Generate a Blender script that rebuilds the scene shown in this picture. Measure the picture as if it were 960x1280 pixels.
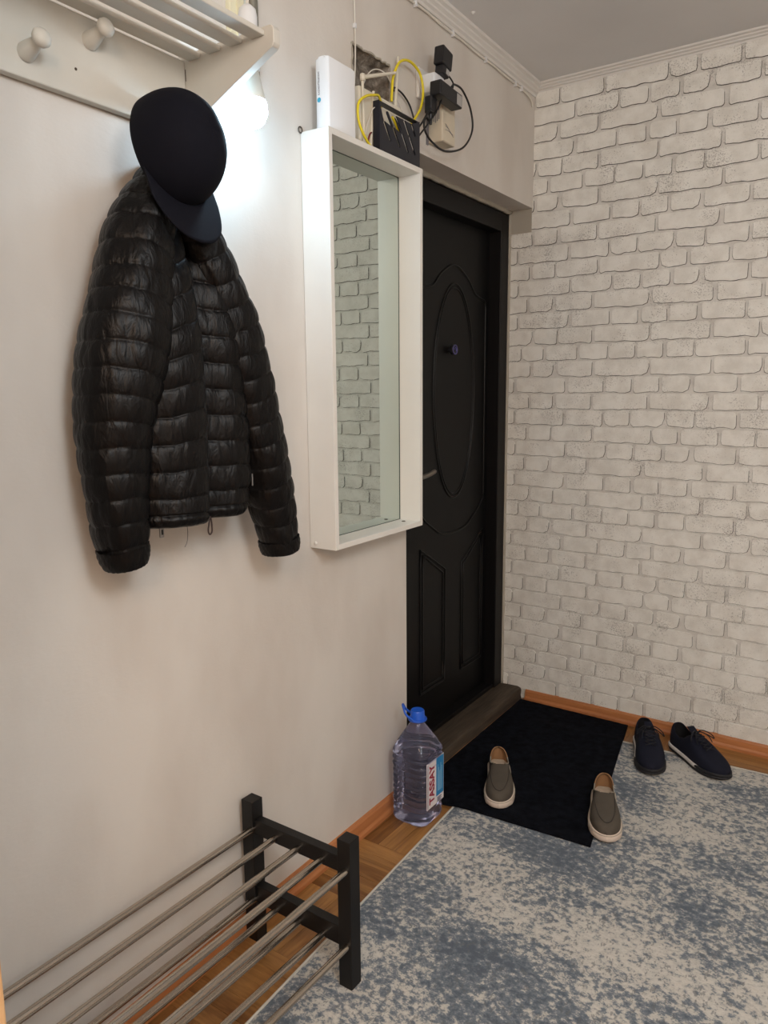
import bpy, bmesh, math, random
import numpy as np
from mathutils import Vector, Matrix, noise
from math import sin, cos, pi, radians, sqrt, atan2

for o_ in list(bpy.data.objects):
    bpy.data.objects.remove(o_, do_unlink=True)
scene = bpy.context.scene
COL = scene.collection
random.seed(7)

# ------------------------------------------------------------------ camera
YAW, PITCH, ROLL = radians(34.747), radians(9.2016), radians(0.46)
FPX = 945.8
def make_camera():
    fwd = Vector((-sin(YAW)*cos(PITCH), cos(YAW)*cos(PITCH), -sin(PITCH)))
    right = Vector((cos(YAW), sin(YAW), 0))
    down = fwd.cross(right)
    r2 = right*cos(ROLL) + down*sin(ROLL)
    d2 = down*cos(ROLL) - right*sin(ROLL)
    cd = bpy.data.cameras.new('camera'); ob = bpy.data.objects.new('camera', cd); COL.objects.link(ob)
    cd.sensor_fit = 'AUTO'; cd.sensor_width = 36.0; cd.lens = FPX/1280*36.0
    cd.clip_start = 0.02; cd.clip_end = 50
    M = Matrix(((r2.x, -d2.x, -fwd.x, 0), (r2.y, -d2.y, -fwd.y, 0), (r2.z, -d2.z, -fwd.z, 1.35), (0, 0, 0, 1)))
    ob.matrix_world = M
    scene.camera = ob
make_camera()

# ------------------------------------------------------------------ world, lamp of the room behind, exposure
w = bpy.data.worlds.new('world'); scene.world = w; w.use_nodes = True
w.node_tree.nodes['Background'].inputs[0].default_value = (0.9, 0.95, 1.0, 1)
w.node_tree.nodes['Background'].inputs[1].default_value = 0.05
scene.view_settings.view_transform = 'Standard'
scene.view_settings.look = 'None'
scene.view_settings.gamma = 1.0
scene.view_settings.use_curve_mapping = False
scene.view_settings.exposure = -0.16
def add_point(name, loc, watts, color, r):
    l = bpy.data.lights.new(name, 'POINT'); l.energy = watts; l.color = color; l.shadow_soft_size = r
    o = bpy.data.objects.new(name, l); COL.objects.link(o); o.location = loc; return o
add_point('room_lamp', (0.45, -0.85, 2.15), 66, (1.0, 0.70, 0.48), 0.25)
add_point('hall_fill', (0.80, 0.15, 2.20), 72, (0.88, 0.955, 1.0), 0.28)  # unseen neutral fill, added to light brick wall, rug and left wall evenly
BULB_STRENGTH = 95.0

# ------------------------------------------------------------------ frames
PHI = 0.021
OX = -1.287 + PHI*1.77
def Wp(o, s, z):
    return Vector((OX + o*cos(PHI) - s*sin(PHI), o*sin(PHI) + s*cos(PHI), z))
CEIL = 2.51
YB = 2.95           # brick wall
BASE = {}

# ------------------------------------------------------------------ materials
def lin(c):
    c = c/255.0
    return c/12.92 if c <= 0.04045 else ((c+0.055)/1.055)**2.4
def rgb(r, g, b): return (lin(r), lin(g), lin(b), 1)
MATS = {}
def mat(name, col, rough=0.6, metal=0.0, spec=0.5, bump=None, var=None, **kw):
    """bump=(scale,strength[,distance]); var=(scale, amount) brightness variation"""
    if name in MATS: return MATS[name]
    m = bpy.data.materials.new(name); m.use_nodes = True
    nt = m.node_tree; b = nt.nodes['Principled BSDF']
    b.inputs['Base Color'].default_value = col
    b.inputs['Roughness'].default_value = rough
    b.inputs['Metallic'].default_value = metal
    b.inputs['Specular IOR Level'].default_value = spec
    for k, v in kw.items(): b.inputs[k.replace('_', ' ')].default_value = v
    tc = nt.nodes.new('ShaderNodeTexCoord')
    if var:
        n = nt.nodes.new('ShaderNodeTexNoise'); n.inputs['Scale'].default_value = var[0]; n.inputs['Detail'].default_value = 6
        nt.links.new(tc.outputs['Object'], n.inputs['Vector'])
        r = nt.nodes.new('ShaderNodeMapRange'); r.inputs[1].default_value = 0.3; r.inputs[2].default_value = 0.7
        r.inputs[3].default_value = 1-var[1]; r.inputs[4].default_value = 1+var[1]
        nt.links.new(n.outputs['Fac'], r.inputs[0])
        mx = nt.nodes.new('ShaderNodeVectorMath'); mx.operation = 'SCALE'
        mx.inputs[0].default_value = col[:3]; nt.links.new(r.outputs[0], mx.inputs['Scale'])
        nt.links.new(mx.outputs[0], b.inputs['Base Color'])
    if bump:
        n = nt.nodes.new('ShaderNodeTexNoise'); n.inputs['Scale'].default_value = bump[0]; n.inputs['Detail'].default_value = 5
        nt.links.new(tc.outputs['Object'], n.inputs['Vector'])
        bp = nt.nodes.new('ShaderNodeBump'); bp.inputs['Strength'].default_value = bump[1]
        bp.inputs['Distance'].default_value = bump[2] if len(bump) > 2 else 0.002
        nt.links.new(n.outputs['Fac'], bp.inputs['Height']); nt.links.new(bp.outputs[0], b.inputs['Normal'])
    MATS[name] = m
    return m

def ramp(nt, stops, interp='LINEAR'):
    r = nt.nodes.new('ShaderNodeValToRGB'); r.color_ramp.interpolation = interp
    e = r.color_ramp.elements
    e[0].position, e[0].color = stops[0][0], stops[0][1]
    e[1].position, e[1].color = stops[1][0], stops[1][1]
    for p, c in stops[2:]:
        x = e.new(p); x.color = c
    return r
def noise_node(nt, vec, scale, detail=4, rough=0.5, dist=0.0):
    n = nt.nodes.new('ShaderNodeTexNoise'); n.inputs['Scale'].default_value = scale
    n.inputs['Detail'].default_value = detail; n.inputs['Roughness'].default_value = rough
    n.inputs['Distortion'].default_value = dist
    nt.links.new(vec, n.inputs['Vector']); return n
def mapping(nt, vec, scale=(1, 1, 1), rot=(0, 0, 0), loc=(0, 0, 0)):
    mp = nt.nodes.new('ShaderNodeMapping'); mp.inputs['Scale'].default_value = scale
    mp.inputs['Rotation'].default_value = rot; mp.inputs['Location'].default_value = loc
    nt.links.new(vec, mp.inputs['Vector']); return mp.outputs[0]
def math_node(nt, op, a, b):
    m = nt.nodes.new('ShaderNodeMath'); m.operation = op
    for i, v in enumerate((a, b)):
        if isinstance(v, (int, float)): m.inputs[i].default_value = v
        else: nt.links.new(v, m.inputs[i])
    return m.outputs[0]
def bump_node(nt, h, strength, dist):
    bp = nt.nodes.new('ShaderNodeBump'); bp.inputs['Strength'].default_value = strength; bp.inputs['Distance'].default_value = dist
    nt.links.new(h, bp.inputs['Height']); return bp.outputs[0]

def wood_mat(name, c1, c2, axis='y', rough=0.45, scale=1.0, per_object=0.0, spec=0.4):
    m = bpy.data.materials.new(name); m.use_nodes = True; nt = m.node_tree; b = nt.nodes['Principled BSDF']
    b.inputs['Roughness'].default_value = rough; b.inputs['Specular IOR Level'].default_value = spec
    tc = nt.nodes.new('ShaderNodeTexCoord'); oi = nt.nodes.new('ShaderNodeObjectInfo')
    add = nt.nodes.new('ShaderNodeVectorMath'); add.operation = 'MULTIPLY_ADD'
    nt.links.new(oi.outputs['Random'], add.inputs[0]); add.inputs[1].default_value = (7, 13, 5)
    nt.links.new(tc.outputs['Object'], add.inputs[2])
    sc = {'x': (2.5, 32, 32), 'y': (32, 2.5, 32), 'z': (32, 32, 2.5)}[axis]
    v = mapping(nt, add.outputs[0], tuple(q*scale for q in sc))
    n1 = noise_node(nt, v, 1.0, 6, 0.62, 1.2)
    v2 = mapping(nt, add.outputs[0], tuple(q*scale*4 for q in sc))
    n2 = noise_node(nt, v2, 1.0, 3, 0.6)
    f = math_node(nt, 'ADD', math_node(nt, 'MULTIPLY', n1.outputs[0], 0.72), math_node(nt, 'MULTIPLY', n2.outputs[0], 0.28))
    if per_object:
        rr = math_node(nt, 'MULTIPLY', math_node(nt, 'SUBTRACT', oi.outputs['Random'], 0.5), per_object)
        f = math_node(nt, 'ADD', f, rr)
    r = ramp(nt, [(0.32, c2), (0.68, c1)])
    nt.links.new(f, r.inputs[0]); nt.links.new(r.outputs[0], b.inputs['Base Color'])
    nt.links.new(bump_node(nt, n1.outputs[0], 0.25, 0.001), b.inputs['Normal'])
    MATS[name] = m; return m

def paint_wall_mat():
    m = bpy.data.materials.new('wall_paint'); m.use_nodes = True; nt = m.node_tree; b = nt.nodes['Principled BSDF']
    b.inputs['Roughness'].default_value = 0.62; b.inputs['Specular IOR Level'].default_value = 0.3
    tc = nt.nodes.new('ShaderNodeTexCoord')
    v = mapping(nt, tc.outputs['Object'], (1, 1.6, 0.8))
    n = noise_node(nt, v, 2.6, 3, 0.5)
    r = ramp(nt, [(0.35, rgb(206, 199, 191)), (0.62, rgb(217, 212, 205))])
    nt.links.new(n.outputs[0], r.inputs[0]); nt.links.new(r.outputs[0], b.inputs['Base Color'])
    v2 = mapping(nt, tc.outputs['Object'], (60, 60, 190))
    n2 = noise_node(nt, v2, 1.0, 3, 0.6)
    n3 = noise_node(nt, tc.outputs['Object'], 9.0, 4, 0.6)
    h = math_node(nt, 'ADD', math_node(nt, 'MULTIPLY', n2.outputs[0], 0.3), math_node(nt, 'MULTIPLY', n3.outputs[0], 1.5))
    nt.links.new(bump_node(nt, h, 0.35, 0.003), b.inputs['Normal'])
    MATS['wall_paint'] = m; return m

def brick_mat(name, c1, c2, speck):
    m = bpy.data.materials.new(name); m.use_nodes = True; nt = m.node_tree; b = nt.nodes['Principled BSDF']
    b.inputs['Roughness'].default_value = 0.75; b.inputs['Specular IOR Level'].default_value = 0.2
    g = nt.nodes.new('ShaderNodeNewGeometry')
    n1 = noise_node(nt, g.outputs['Position'], 16, 5, 0.65)
    r = ramp(nt, [(0.36, c2), (0.60, c1)]); nt.links.new(n1.outputs[0], r.inputs[0])
    n2 = noise_node(nt, g.outputs['Position'], 210, 4, 0.7)
    n3 = noise_node(nt, g.outputs['Position'], 11, 2, 0.5)
    f = math_node(nt, 'ADD', n2.outputs[0], math_node(nt, 'MULTIPLY', n3.outputs[0], 0.45))
    r2 = ramp(nt, [(0.82, (0, 0, 0, 1)), (0.92, (1, 1, 1, 1))]); nt.links.new(f, r2.inputs[0])
    mx = nt.nodes.new('ShaderNodeMix'); mx.data_type = 'RGBA'
    nt.links.new(math_node(nt, 'MULTIPLY', r2.outputs[0], 0.75), mx.inputs[0])
    nt.links.new(r.outputs[0], mx.inputs[6]); mx.inputs[7].default_value = speck
    nt.links.new(mx.outputs[2], b.inputs['Base Color'])
    nt.links.new(bump_node(nt, n2.outputs[0], 0.3, 0.001), b.inputs['Normal'])
    MATS[name] = m; return m

def rug_mat():
    m = bpy.data.materials.new('rug_pile'); m.use_nodes = True; nt = m.node_tree; b = nt.nodes['Principled BSDF']
    b.inputs['Roughness'].default_value = 0.95; b.inputs['Specular IOR Level'].default_value = 0.1
    b.inputs['Sheen Weight'].default_value = 0.15
    tc = nt.nodes.new('ShaderNodeTexCoord'); P = tc.outputs['Object']
    big = noise_node(nt, P, 2.3, 3, 0.55, 0.4)
    band = noise_node(nt, mapping(nt, P, (2.0, 6.0, 1), (0, 0, 0.3)), 1.0, 2, 0.5)
    fl = noise_node(nt, mapping(nt, P, (50, 56, 30), (0, 0, 0.35)), 1.0, 7, 0.74, 0.15)
    fine = noise_node(nt, mapping(nt, P, (75, 110, 60), (0, 0, 0.35)), 1.0, 3, 0.6)
    f = math_node(nt, 'ADD', math_node(nt, 'MULTIPLY', fl.outputs[0], 1.0), math_node(nt, 'MULTIPLY', big.outputs[0], 0.62))
    f = math_node(nt, 'ADD', f, math_node(nt, 'MULTIPLY', band.outputs[0], 0.35))
    f = math_node(nt, 'ADD', f, math_node(nt, 'MULTIPLY', fine.outputs[0], 0.35))
    f = math_node(nt, 'MULTIPLY', f, 0.431)
    r = ramp(nt, [(0.43, rgb(88, 98, 110)), (0.485, rgb(118, 127, 136)), (0.505, rgb(146, 150, 153)), (0.518, rgb(186, 184, 178)), (0.58, rgb(206, 203, 196)), (0.65, rgb(198, 191, 179))])
    nt.links.new(f, r.inputs[0])
    # short dark flecks over the cream
    sp = noise_node(nt, mapping(nt, P, (110, 60, 60), (0, 0, 0.35)), 1.0, 2, 0.5)
    r3 = ramp(nt, [(0.60, (0, 0, 0, 1)), (0.66, (1, 1, 1, 1))]); nt.links.new(sp.outputs[0], r3.inputs[0])
    mx = nt.nodes.new('ShaderNodeMix'); mx.data_type = 'RGBA'
    nt.links.new(math_node(nt, 'MULTIPLY', r3.outputs[0], 0.6), mx.inputs[0])
    nt.links.new(r.outputs[0], mx.inputs[6]); mx.inputs[7].default_value = rgb(104, 108, 112)
    nt.links.new(mx.outputs[2], b.inputs['Base Color'])
    h = math_node(nt, 'ADD', fine.outputs[0], fl.outputs[0])
    nt.links.new(bump_node(nt, h, 0.6, 0.004), b.inputs['Normal'])
    MATS['rug_pile'] = m; return m

def fabric_mat(name, col, rough, scale, strength, stretch=(1, 1, 1), spec=0.4, sheen=0.0, dist=0.003):
    m = bpy.data.materials.new(name); m.use_nodes = True; nt = m.node_tree; b = nt.nodes['Principled BSDF']
    b.inputs['Base Color'].default_value = col; b.inputs['Roughness'].default_value = rough
    b.inputs['Specular IOR Level'].default_value = spec; b.inputs['Sheen Weight'].default_value = sheen
    tc = nt.nodes.new('ShaderNodeTexCoord')
    n = noise_node(nt, mapping(nt, tc.outputs['Object'], stretch), scale, 4, 0.55, 0.6)
    nt.links.new(bump_node(nt, n.outputs[0], strength, dist), b.inputs['Normal'])
    MATS[name] = m; return m

def concrete_mat():
    m = bpy.data.materials.new('raw_concrete'); m.use_nodes = True; nt = m.node_tree; b = nt.nodes['Principled BSDF']
    b.inputs['Roughness'].default_value = 0.95; b.inputs['Specular IOR Level'].default_value = 0.1
    tc = nt.nodes.new('ShaderNodeTexCoord')
    n = noise_node(nt, tc.outputs['Object'], 45, 6, 0.7)
    r = ramp(nt, [(0.35, rgb(92, 84, 76)), (0.55, rgb(134, 126, 116)), (0.68, rgb(176, 170, 160))])
    nt.links.new(n.outputs[0], r.inputs[0]); nt.links.new(r.outputs[0], b.inputs['Base Color'])
    nt.links.new(bump_node(nt, n.outputs[0], 0.8, 0.006), b.inputs['Normal'])
    MATS['raw_concrete'] = m; return m

paint_wall_mat(); rug_mat(); concrete_mat()
brick_mat('wallpaper_brick', rgb(237, 236, 230), rgb(222, 220, 213), rgb(158, 155, 150))
brick_mat('wallpaper_mortar', rgb(224, 222, 216), rgb(206, 203, 197), rgb(146, 143, 138))
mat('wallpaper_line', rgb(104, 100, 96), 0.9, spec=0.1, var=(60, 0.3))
mat('ceiling_paint', rgb(226, 226, 226), 0.85, spec=0.2, bump=(5, 0.3, 0.01), var=(2.0, 0.04))
mat('white_gloss_paint', rgb(226, 224, 218), 0.38, spec=0.4, bump=(90, 0.08), var=(6, 0.03))
mat('cream_paint', rgb(206, 203, 194), 0.5, spec=0.35, bump=(70, 0.12), var=(7, 0.05))
mat('white_plastic', rgb(228, 230, 232), 0.35)
mat('white_trim', rgb(222, 220, 216), 0.6, bump=(60, 0.1))
mat('router_plastic', rgb(222, 216, 200), 0.4)
mat('beige_plastic', rgb(206, 196, 176), 0.45, var=(20, 0.05))
mat('grey_ink', rgb(120, 116, 120), 0.6)
mat('teal_ink', rgb(60, 160, 190), 0.5)
mat('black_plastic', rgb(24, 24, 28), 0.4)
mat('navy_plastic', rgb(22, 24, 36), 0.42)
mat('sticker_paper', rgb(170, 168, 166), 0.6)
mat('black_cable', rgb(16, 16, 18), 0.45)
mat('yellow_cable', rgb(232, 212, 40), 0.45)
mat('white_cable', rgb(222, 218, 208), 0.5)
mat('red_cable', rgb(120, 44, 44), 0.5)
mat('black_lacquer', rgb(8, 8, 9), 0.5, spec=0.22, bump=(140, 0.06))
mat('black_frame_paint', rgb(13, 12, 13), 0.5, spec=0.25, bump=(100, 0.1))
mat('black_groove', rgb(8, 8, 9), 0.42, spec=0.3)
mat('steel', rgb(176, 170, 162), 0.28, metal=1.0)
mat('brushed_steel', rgb(190, 180, 168), 0.24, metal=1.0)
mat('satin_handle', rgb(120, 112, 104), 0.4, metal=0.6)
mat('violet_metal', rgb(86, 84, 140), 0.3, metal=0.4)
mat('peephole_glass', rgb(24, 24, 48), 0.1)
mat('plaster_edge', rgb(170, 164, 152), 0.9, bump=(60, 0.6))
mat('black_wood', rgb(19, 18, 18), 0.5, spec=0.35, bump=(60, 0.1))
mat('mirror_glass', (0.60, 0.68, 0.65, 1), 0.015, metal=1.0)
mat('mirror_edge', rgb(60, 74, 70), 0.3)
mat('dark_screw', rgb(90, 80, 70), 0.5, metal=0.5)
mat('bulb_body', rgb(226, 230, 226), 0.5)
mat('doormat_pile', rgb(19, 21, 27), 1.0, spec=0.05, bump=(260, 0.9, 0.004), var=(40, 0.5))
mat('loafer_canvas', rgb(84, 78, 70), 0.85, spec=0.2, bump=(300, 0.25), var=(30, 0.06))
mat('loafer_lining', rgb(150, 112, 76), 0.7, var=(40, 0.08))
mat('loafer_stitch', rgb(58, 53, 48), 0.8)
mat('loafer_piping', rgb(176, 166, 150), 0.7)
mat('loafer_insole', rgb(196, 180, 160), 0.85, var=(60, 0.15))
mat('loafer_sole', rgb(222, 206, 192), 0.6, var=(25, 0.05))
mat('sneaker_mesh', rgb(22, 25, 40), 0.8, spec=0.25, bump=(400, 0.4))
mat('sneaker_lining', rgb(16, 16, 20), 0.9)
mat('sneaker_lace', rgb(20, 21, 30), 0.8)
mat('sneaker_white', rgb(214, 210, 206), 0.55)
mat('sneaker_sole', rgb(30, 30, 34), 0.7)
mat('bottle_cap', rgb(28, 92, 206), 0.35)
mat('label_white', rgb(226, 220, 222), 0.5)
mat('label_blue', rgb(40, 128, 186), 0.5)
mat('label_navy', rgb(44, 52, 92), 0.5)
mat('label_red', rgb(150, 30, 58), 0.5)
mat('label_pale', rgb(150, 196, 220), 0.5)
mat('grey_pipe', rgb(130, 128, 118), 0.4, metal=0.4)
mat('cream_conduit', rgb(232, 226, 196), 0.5)
mat('zip_metal', rgb(160, 160, 160), 0.35, metal=0.8)
mat('zip_tape', rgb(12, 12, 14), 0.7)
mat('drawcord', rgb(60, 44, 40), 0.7)
mat('tag_white', rgb(226, 226, 224), 0.5)
mat('joint_dark', rgb(52, 36, 22), 0.9)
fabric_mat('jacket_nylon', rgb(8, 7, 8), 0.42, 58, 1.0, (1.0, 1.2, 0.38), spec=0.22, dist=0.004)
fabric_mat('cap_cotton', rgb(14, 15, 24), 0.85, 260, 0.3, spec=0.15, sheen=0.0, dist=0.001)
wood_mat('baseboard_wood', rgb(196, 132, 84), rgb(166, 104, 62), 'y', 0.42)
wood_mat('baseboard_wood_x', rgb(196, 132, 84), rgb(166, 104, 62), 'x', 0.42)
wood_mat('parquet_oak', rgb(176, 128, 74), rgb(112, 72, 36), 'y', 0.36, 0.9, 0.22)
wood_mat('threshold_wood', rgb(88, 76, 63), rgb(40, 32, 26), 'y', 0.75)
wood_mat('casing_wood', rgb(224, 186, 140), rgb(204, 160, 112), 'z', 0.5)
def bottle_material():
    m = bpy.data.materials.new('bottle_pet'); m.use_nodes = True; nt = m.node_tree; b = nt.nodes['Principled BSDF']
    b.inputs['Base Color'].default_value = (0.50, 0.53, 0.76, 1); b.inputs['Roughness'].default_value = 0.06
    b.inputs['Transmission Weight'].default_value = 0.93; b.inputs['IOR'].default_value = 1.22
    b.inputs['Specular IOR Level'].default_value = 0.6
    MATS['bottle_pet'] = m
bottle_material()
def emissive(name, col, strength):
    m = bpy.data.materials.new(name); m.use_nodes = True; b = m.node_tree.nodes['Principled BSDF']
    b.inputs['Base Color'].default_value = (0.9, 0.9, 0.9, 1)
    b.inputs['Emission Color'].default_value = col; b.inputs['Emission Strength'].default_value = strength
    MATS[name] = m
emissive('bulb_glow', (0.56, 0.80, 1.0, 1), BULB_STRENGTH)

# ------------------------------------------------------------------ building helpers
def setp(o, label=None, cat=None, group=None, kind=None):
    if label: o['label'] = label
    if cat: o['category'] = cat
    if group: o['group'] = group
    if kind: o['kind'] = kind
    return o
def base_of(o):
    while o is not None:
        if o.name in BASE: return BASE[o.name]
        o = o.parent
    return Vector((0, 0, 0))
def thing(name, label, cat, base, frame='world', rz=0.0, group=None, kind=None):
    o = bpy.data.objects.new(name, None); COL.objects.link(o); o.empty_display_size = 0.05
    b = Vector(base)
    if frame == 'wall': o.location = Wp(*b); o.rotation_euler = (0, 0, PHI); BASE[o.name] = b
    elif frame == 'own': o.location = b; o.rotation_euler = (0, 0, rz); BASE[o.name] = Vector((0, 0, 0))
    else: o.location = b; BASE[o.name] = b
    return setp(o, label, cat, group, kind)
def obj(name, bm, m, parent=None, smooth=False, base=None, frame='world', angle=None):
    """bm in the coordinates of the frame; parented parts use the base of their thing"""
    if parent is not None: b = base_of(parent)
    else: b = Vector(base) if base is not None else Vector((0, 0, 0))
    bmesh.ops.translate(bm, verts=bm.verts, vec=-b)
    bmesh.ops.recalc_face_normals(bm, faces=bm.faces)
    me = bpy.data.meshes.new(name); bm.to_mesh(me); bm.free()
    ms = m if isinstance(m, (list, tuple)) else [m]
    for q in ms: me.materials.append(MATS[q])
    if smooth:
        for p in me.polygons: p.use_smooth = True
        if angle is not None: me.set_sharp_from_angle(angle=radians(angle))
    o = bpy.data.objects.new(name, me); COL.objects.link(o)
    if parent is not None: o.parent = parent
    else:
        BASE[o.name] = b
        if frame == 'wall': o.location = Wp(*b); o.rotation_euler = (0, 0, PHI)
        else: o.location = b
    return o
def B(): return bmesh.new()
def box(bm, x0, x1, y0, y1, z0, z1, bev=0.0, seg=2, M=None):
    r = bmesh.ops.create_cube(bm, size=1.0)
    vs = r['verts']
    for v in vs:
        v.co = Vector(((x0+x1)/2 + v.co.x*(x1-x0), (y0+y1)/2 + v.co.y*(y1-y0), (z0+z1)/2 + v.co.z*(z1-z0)))
    if bev:
        es = list({e for v in vs for e in v.link_edges})
        rr = bmesh.ops.bevel(bm, geom=es, offset=bev, segments=seg, affect='EDGES', profile=0.5)
        vs = list({v for f in rr['faces'] for v in f.verts} | {v for v in vs if v.is_valid})
    if M is not None: bmesh.ops.transform(bm, matrix=M, verts=[v for v in vs if v.is_valid])
    return bm
def boxb(*a, **k):
    return box(B(), *a, **k)
def catmull(pts, n=8, closed=False):
    P = [Vector(p) for p in pts]; out = []
    m = len(P); rng = m if closed else m-1
    for i in range(rng):
        if closed: a, b, c, d = P[(i-1) % m], P[i], P[(i+1) % m], P[(i+2) % m]
        else: a, b, c, d = P[max(i-1, 0)], P[i], P[i+1], P[min(i+2, m-1)]
        for k in range(n):
            t = k/n
            out.append(0.5*((2*b) + (c-a)*t + (2*a-5*b+4*c-d)*t*t + (3*b-a-3*c+d)*t**3))
    if not closed: out.append(P[-1].copy())
    return out
def frames(path):
    T = []
    n = len(path)
    for i in range(n):
        T.append((path[min(i+1, n-1)] - path[max(i-1, 0)]).normalized())
    up = Vector((0, 0, 1)) if abs(T[0].z) < 0.9 else Vector((1, 0, 0))
    N = [(up - T[0]*up.dot(T[0])).normalized()]
    for i in range(1, n):
        v = N[-1] - T[i]*N[-1].dot(T[i])
        N.append(v.normalized())
    return T, N
def tube(bm, path, r, seg=8, caps=True, flat=1.0):
    path = [Vector(p) for p in path]
    T, N = frames(path); rings = []
    for i, p in enumerate(path):
        ri = r(i/(len(path)-1)) if callable(r) else r
        bn = T[i].cross(N[i])
        rings.append([bm.verts.new(p + (N[i]*cos(2*pi*k/seg)*flat + bn*sin(2*pi*k/seg))*ri) for k in range(seg)])
    for a, b in zip(rings[:-1], rings[1:]):
        for k in range(seg):
            bm.faces.new((a[k], a[(k+1) % seg], b[(k+1) % seg], b[k]))
    if caps:
        bm.faces.new(list(reversed(rings[0]))); bm.faces.new(rings[-1])
    return bm
def lathe(bm, prof, c=(0, 0, 0), axis='z', seg=24):
    """prof = [(r,h)...]"""
    c = Vector(c); rings = []
    for r, h in prof:
        ring = []
        for k in range(seg):
            a = 2*pi*k/seg
            u, v = cos(a)*max(r, 1e-5), sin(a)*max(r, 1e-5)
            p = {'z': (u, v, h), 'x': (h, u, v), 'y': (v, h, u)}[axis]
            ring.append(bm.verts.new(c + Vector(p)))
        rings.append(ring)
    for a, b in zip(rings[:-1], rings[1:]):
        for k in range(seg): bm.faces.new((a[k], a[(k+1) % seg], b[(k+1) % seg], b[k]))
    bm.faces.new(rings[0][::-1]); bm.faces.new(rings[-1])
    return bm
def prism(bm, poly, axis, a0, a1):
    """poly 2D points extruded along axis; x:(y,z) y:(x,z) z:(x,y)"""
    def P(u, v, a): return {'x': (a, u, v), 'y': (u, a, v), 'z': (u, v, a)}[axis]
    A = [bm.verts.new(P(u, v, a0)) for u, v in poly]; C = [bm.verts.new(P(u, v, a1)) for u, v in poly]
    n = len(poly)
    for i in range(n): bm.faces.new((A[i], A[(i+1) % n], C[(i+1) % n], C[i]))
    bm.faces.new(A[::-1]); bm.faces.new(C)
    return bm
def grid_surface(bm, pts, close_u=False):
    V = [[bm.verts.new(p) for p in row] for row in pts]
    for i in range(len(V)-1):
        n = len(V[i])
        for k in range(n if close_u else n-1):
            bm.faces.new((V[i][k], V[i][(k+1) % n], V[i+1][(k+1) % n], V[i+1][k]))
    return V
def text_bm(body, size, depth=0.0003, bold=0.0):
    cu = bpy.data.curves.new('t', 'FONT'); cu.body = body; cu.size = size; cu.extrude = depth; cu.offset = bold; cu.align_x = 'CENTER'; cu.align_y = 'CENTER'
    o = bpy.data.objects.new('t', cu); COL.objects.link(o)
    dg = bpy.context.evaluated_depsgraph_get(); dg.update()
    me = bpy.data.meshes.new_from_object(o.evaluated_get(dg))
    bm = bmesh.new(); bm.from_mesh(me)
    bpy.data.objects.remove(o, do_unlink=True); bpy.data.curves.remove(cu); bpy.data.meshes.remove(me)
    return bm
def struct(o): o['kind'] = 'structure'; return o

# ================================================================== THE SETTING
XR, YF = 1.9, -2.3
# ---- floor base and parquet
bm = B(); box(bm, OX-0.5, XR, YF, YB+0.05, -0.06, -0.003)
floor = struct(obj('floor', bm, 'joint_dark'))
def plank_mesh():
    bm = B(); box(bm, -0.0245, 0.0245, -0.1245, 0.1245, -0.004, 0.0)
    bmesh.ops.recalc_face_normals(bm, faces=bm.faces)
    me = bpy.data.meshes.new('plank'); bm.to_mesh(me); bm.free(); me.materials.append(MATS['parquet_oak']); return me
PL = plank_mesh()
rest = B(); nplank = 0
SQ = 0.25; X0 = -1.31; Y0 = 0.20
cells = []
for i in range(0, 14):
    for j in range(-10, 12):
        x, y = X0+i*SQ, Y0+j*SQ
        if x > XR or y+SQ < YF or y > YB: continue
        cells.append((i, j, x, y))
for i, j, x, y in cells:
    vis = (i < 2 and 0 <= j < 10) or (j >= 10 and i < 8)
    for k in range(5):
        a = 0.025+k*0.05
        if (i+j) % 2 == 0: c, rz = (x+a, y+SQ/2), 0
        else: c, rz = (x+SQ/2, y+a), pi/2
        if c[1] > YB or c[0] > XR: continue
        if vis:
            p = bpy.data.objects.new('plank', PL); COL.objects.link(p); p.parent = floor
            p.location = (c[0], c[1], random.uniform(-0.0004, 0.0003)); p.rotation_euler = (0, 0, rz); nplank += 1
        else:
            hx, hy = (0.0245, 0.1245) if rz == 0 else (0.1245, 0.0245)
            box(rest, c[0]-hx, c[0]+hx, c[1]-hy, c[1]+hy, -0.004, 0.0)
pr = obj('parquet_field', rest, 'parquet_oak', floor); pr['kind'] = 'stuff'

# ---- ceiling
struct(obj('ceiling', boxb(OX-0.5, XR, YF, YB+0.1, CEIL, CEIL+0.1), 'ceiling_paint'))

# ---- left wall (wall frame): opening for the door and a chiselled niche
NS0, NS1, NZ0, NZ1 = 1.722, 1.905, 1.985, 2.247
DS0 = 1.985; DZ1 = 2.057
bm = B()
TH = -0.26
box(bm, TH, 0, YF, NS0, -0.02, CEIL)
box(bm, TH, 0, NS0, NS1, -0.02, NZ0)
box(bm, TH, 0, NS0, NS1, NZ1, CEIL)
box(bm, TH, 0, NS1, DS0, -0.02, CEIL)
box(bm, TH, 0, DS0, YB+0.02, DZ1, CEIL)
box(bm, TH, -0.235, DS0, YB+0.02, -0.02, DZ1)
bmesh.ops.remove_doubles(bm, verts=bm.verts, dist=1e-5)
wall_left = struct(obj('wall_left', bm, 'wall_paint', base=(0, 0, 0), frame='wall'))
# rough bottom of the niche
bm = B(); pts = []
nu, nv = 40, 56
for i in range(nv+1):
    row = []
    for k in range(nu+1):
        s = NS0 + (NS1-NS0)*k/nu; z = NZ0 + (NZ1-NZ0)*i/nv
        d = noise.fractal(Vector((s*28, z*28, 1.3)), 0.9, 2.0, 5)*0.010
        e = min(k, nu-k, i*2, nv-i)/4.0
        o = -0.034 + d
        if e < 1: o = o*e + (-0.004+d*0.3)*(1-e)
        row.append(Vector((o, s, z)))
    pts.append(row)
grid_surface(bm, pts)
obj('niche_plaster', bm, 'raw_concrete', wall_left, smooth=True)
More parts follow.
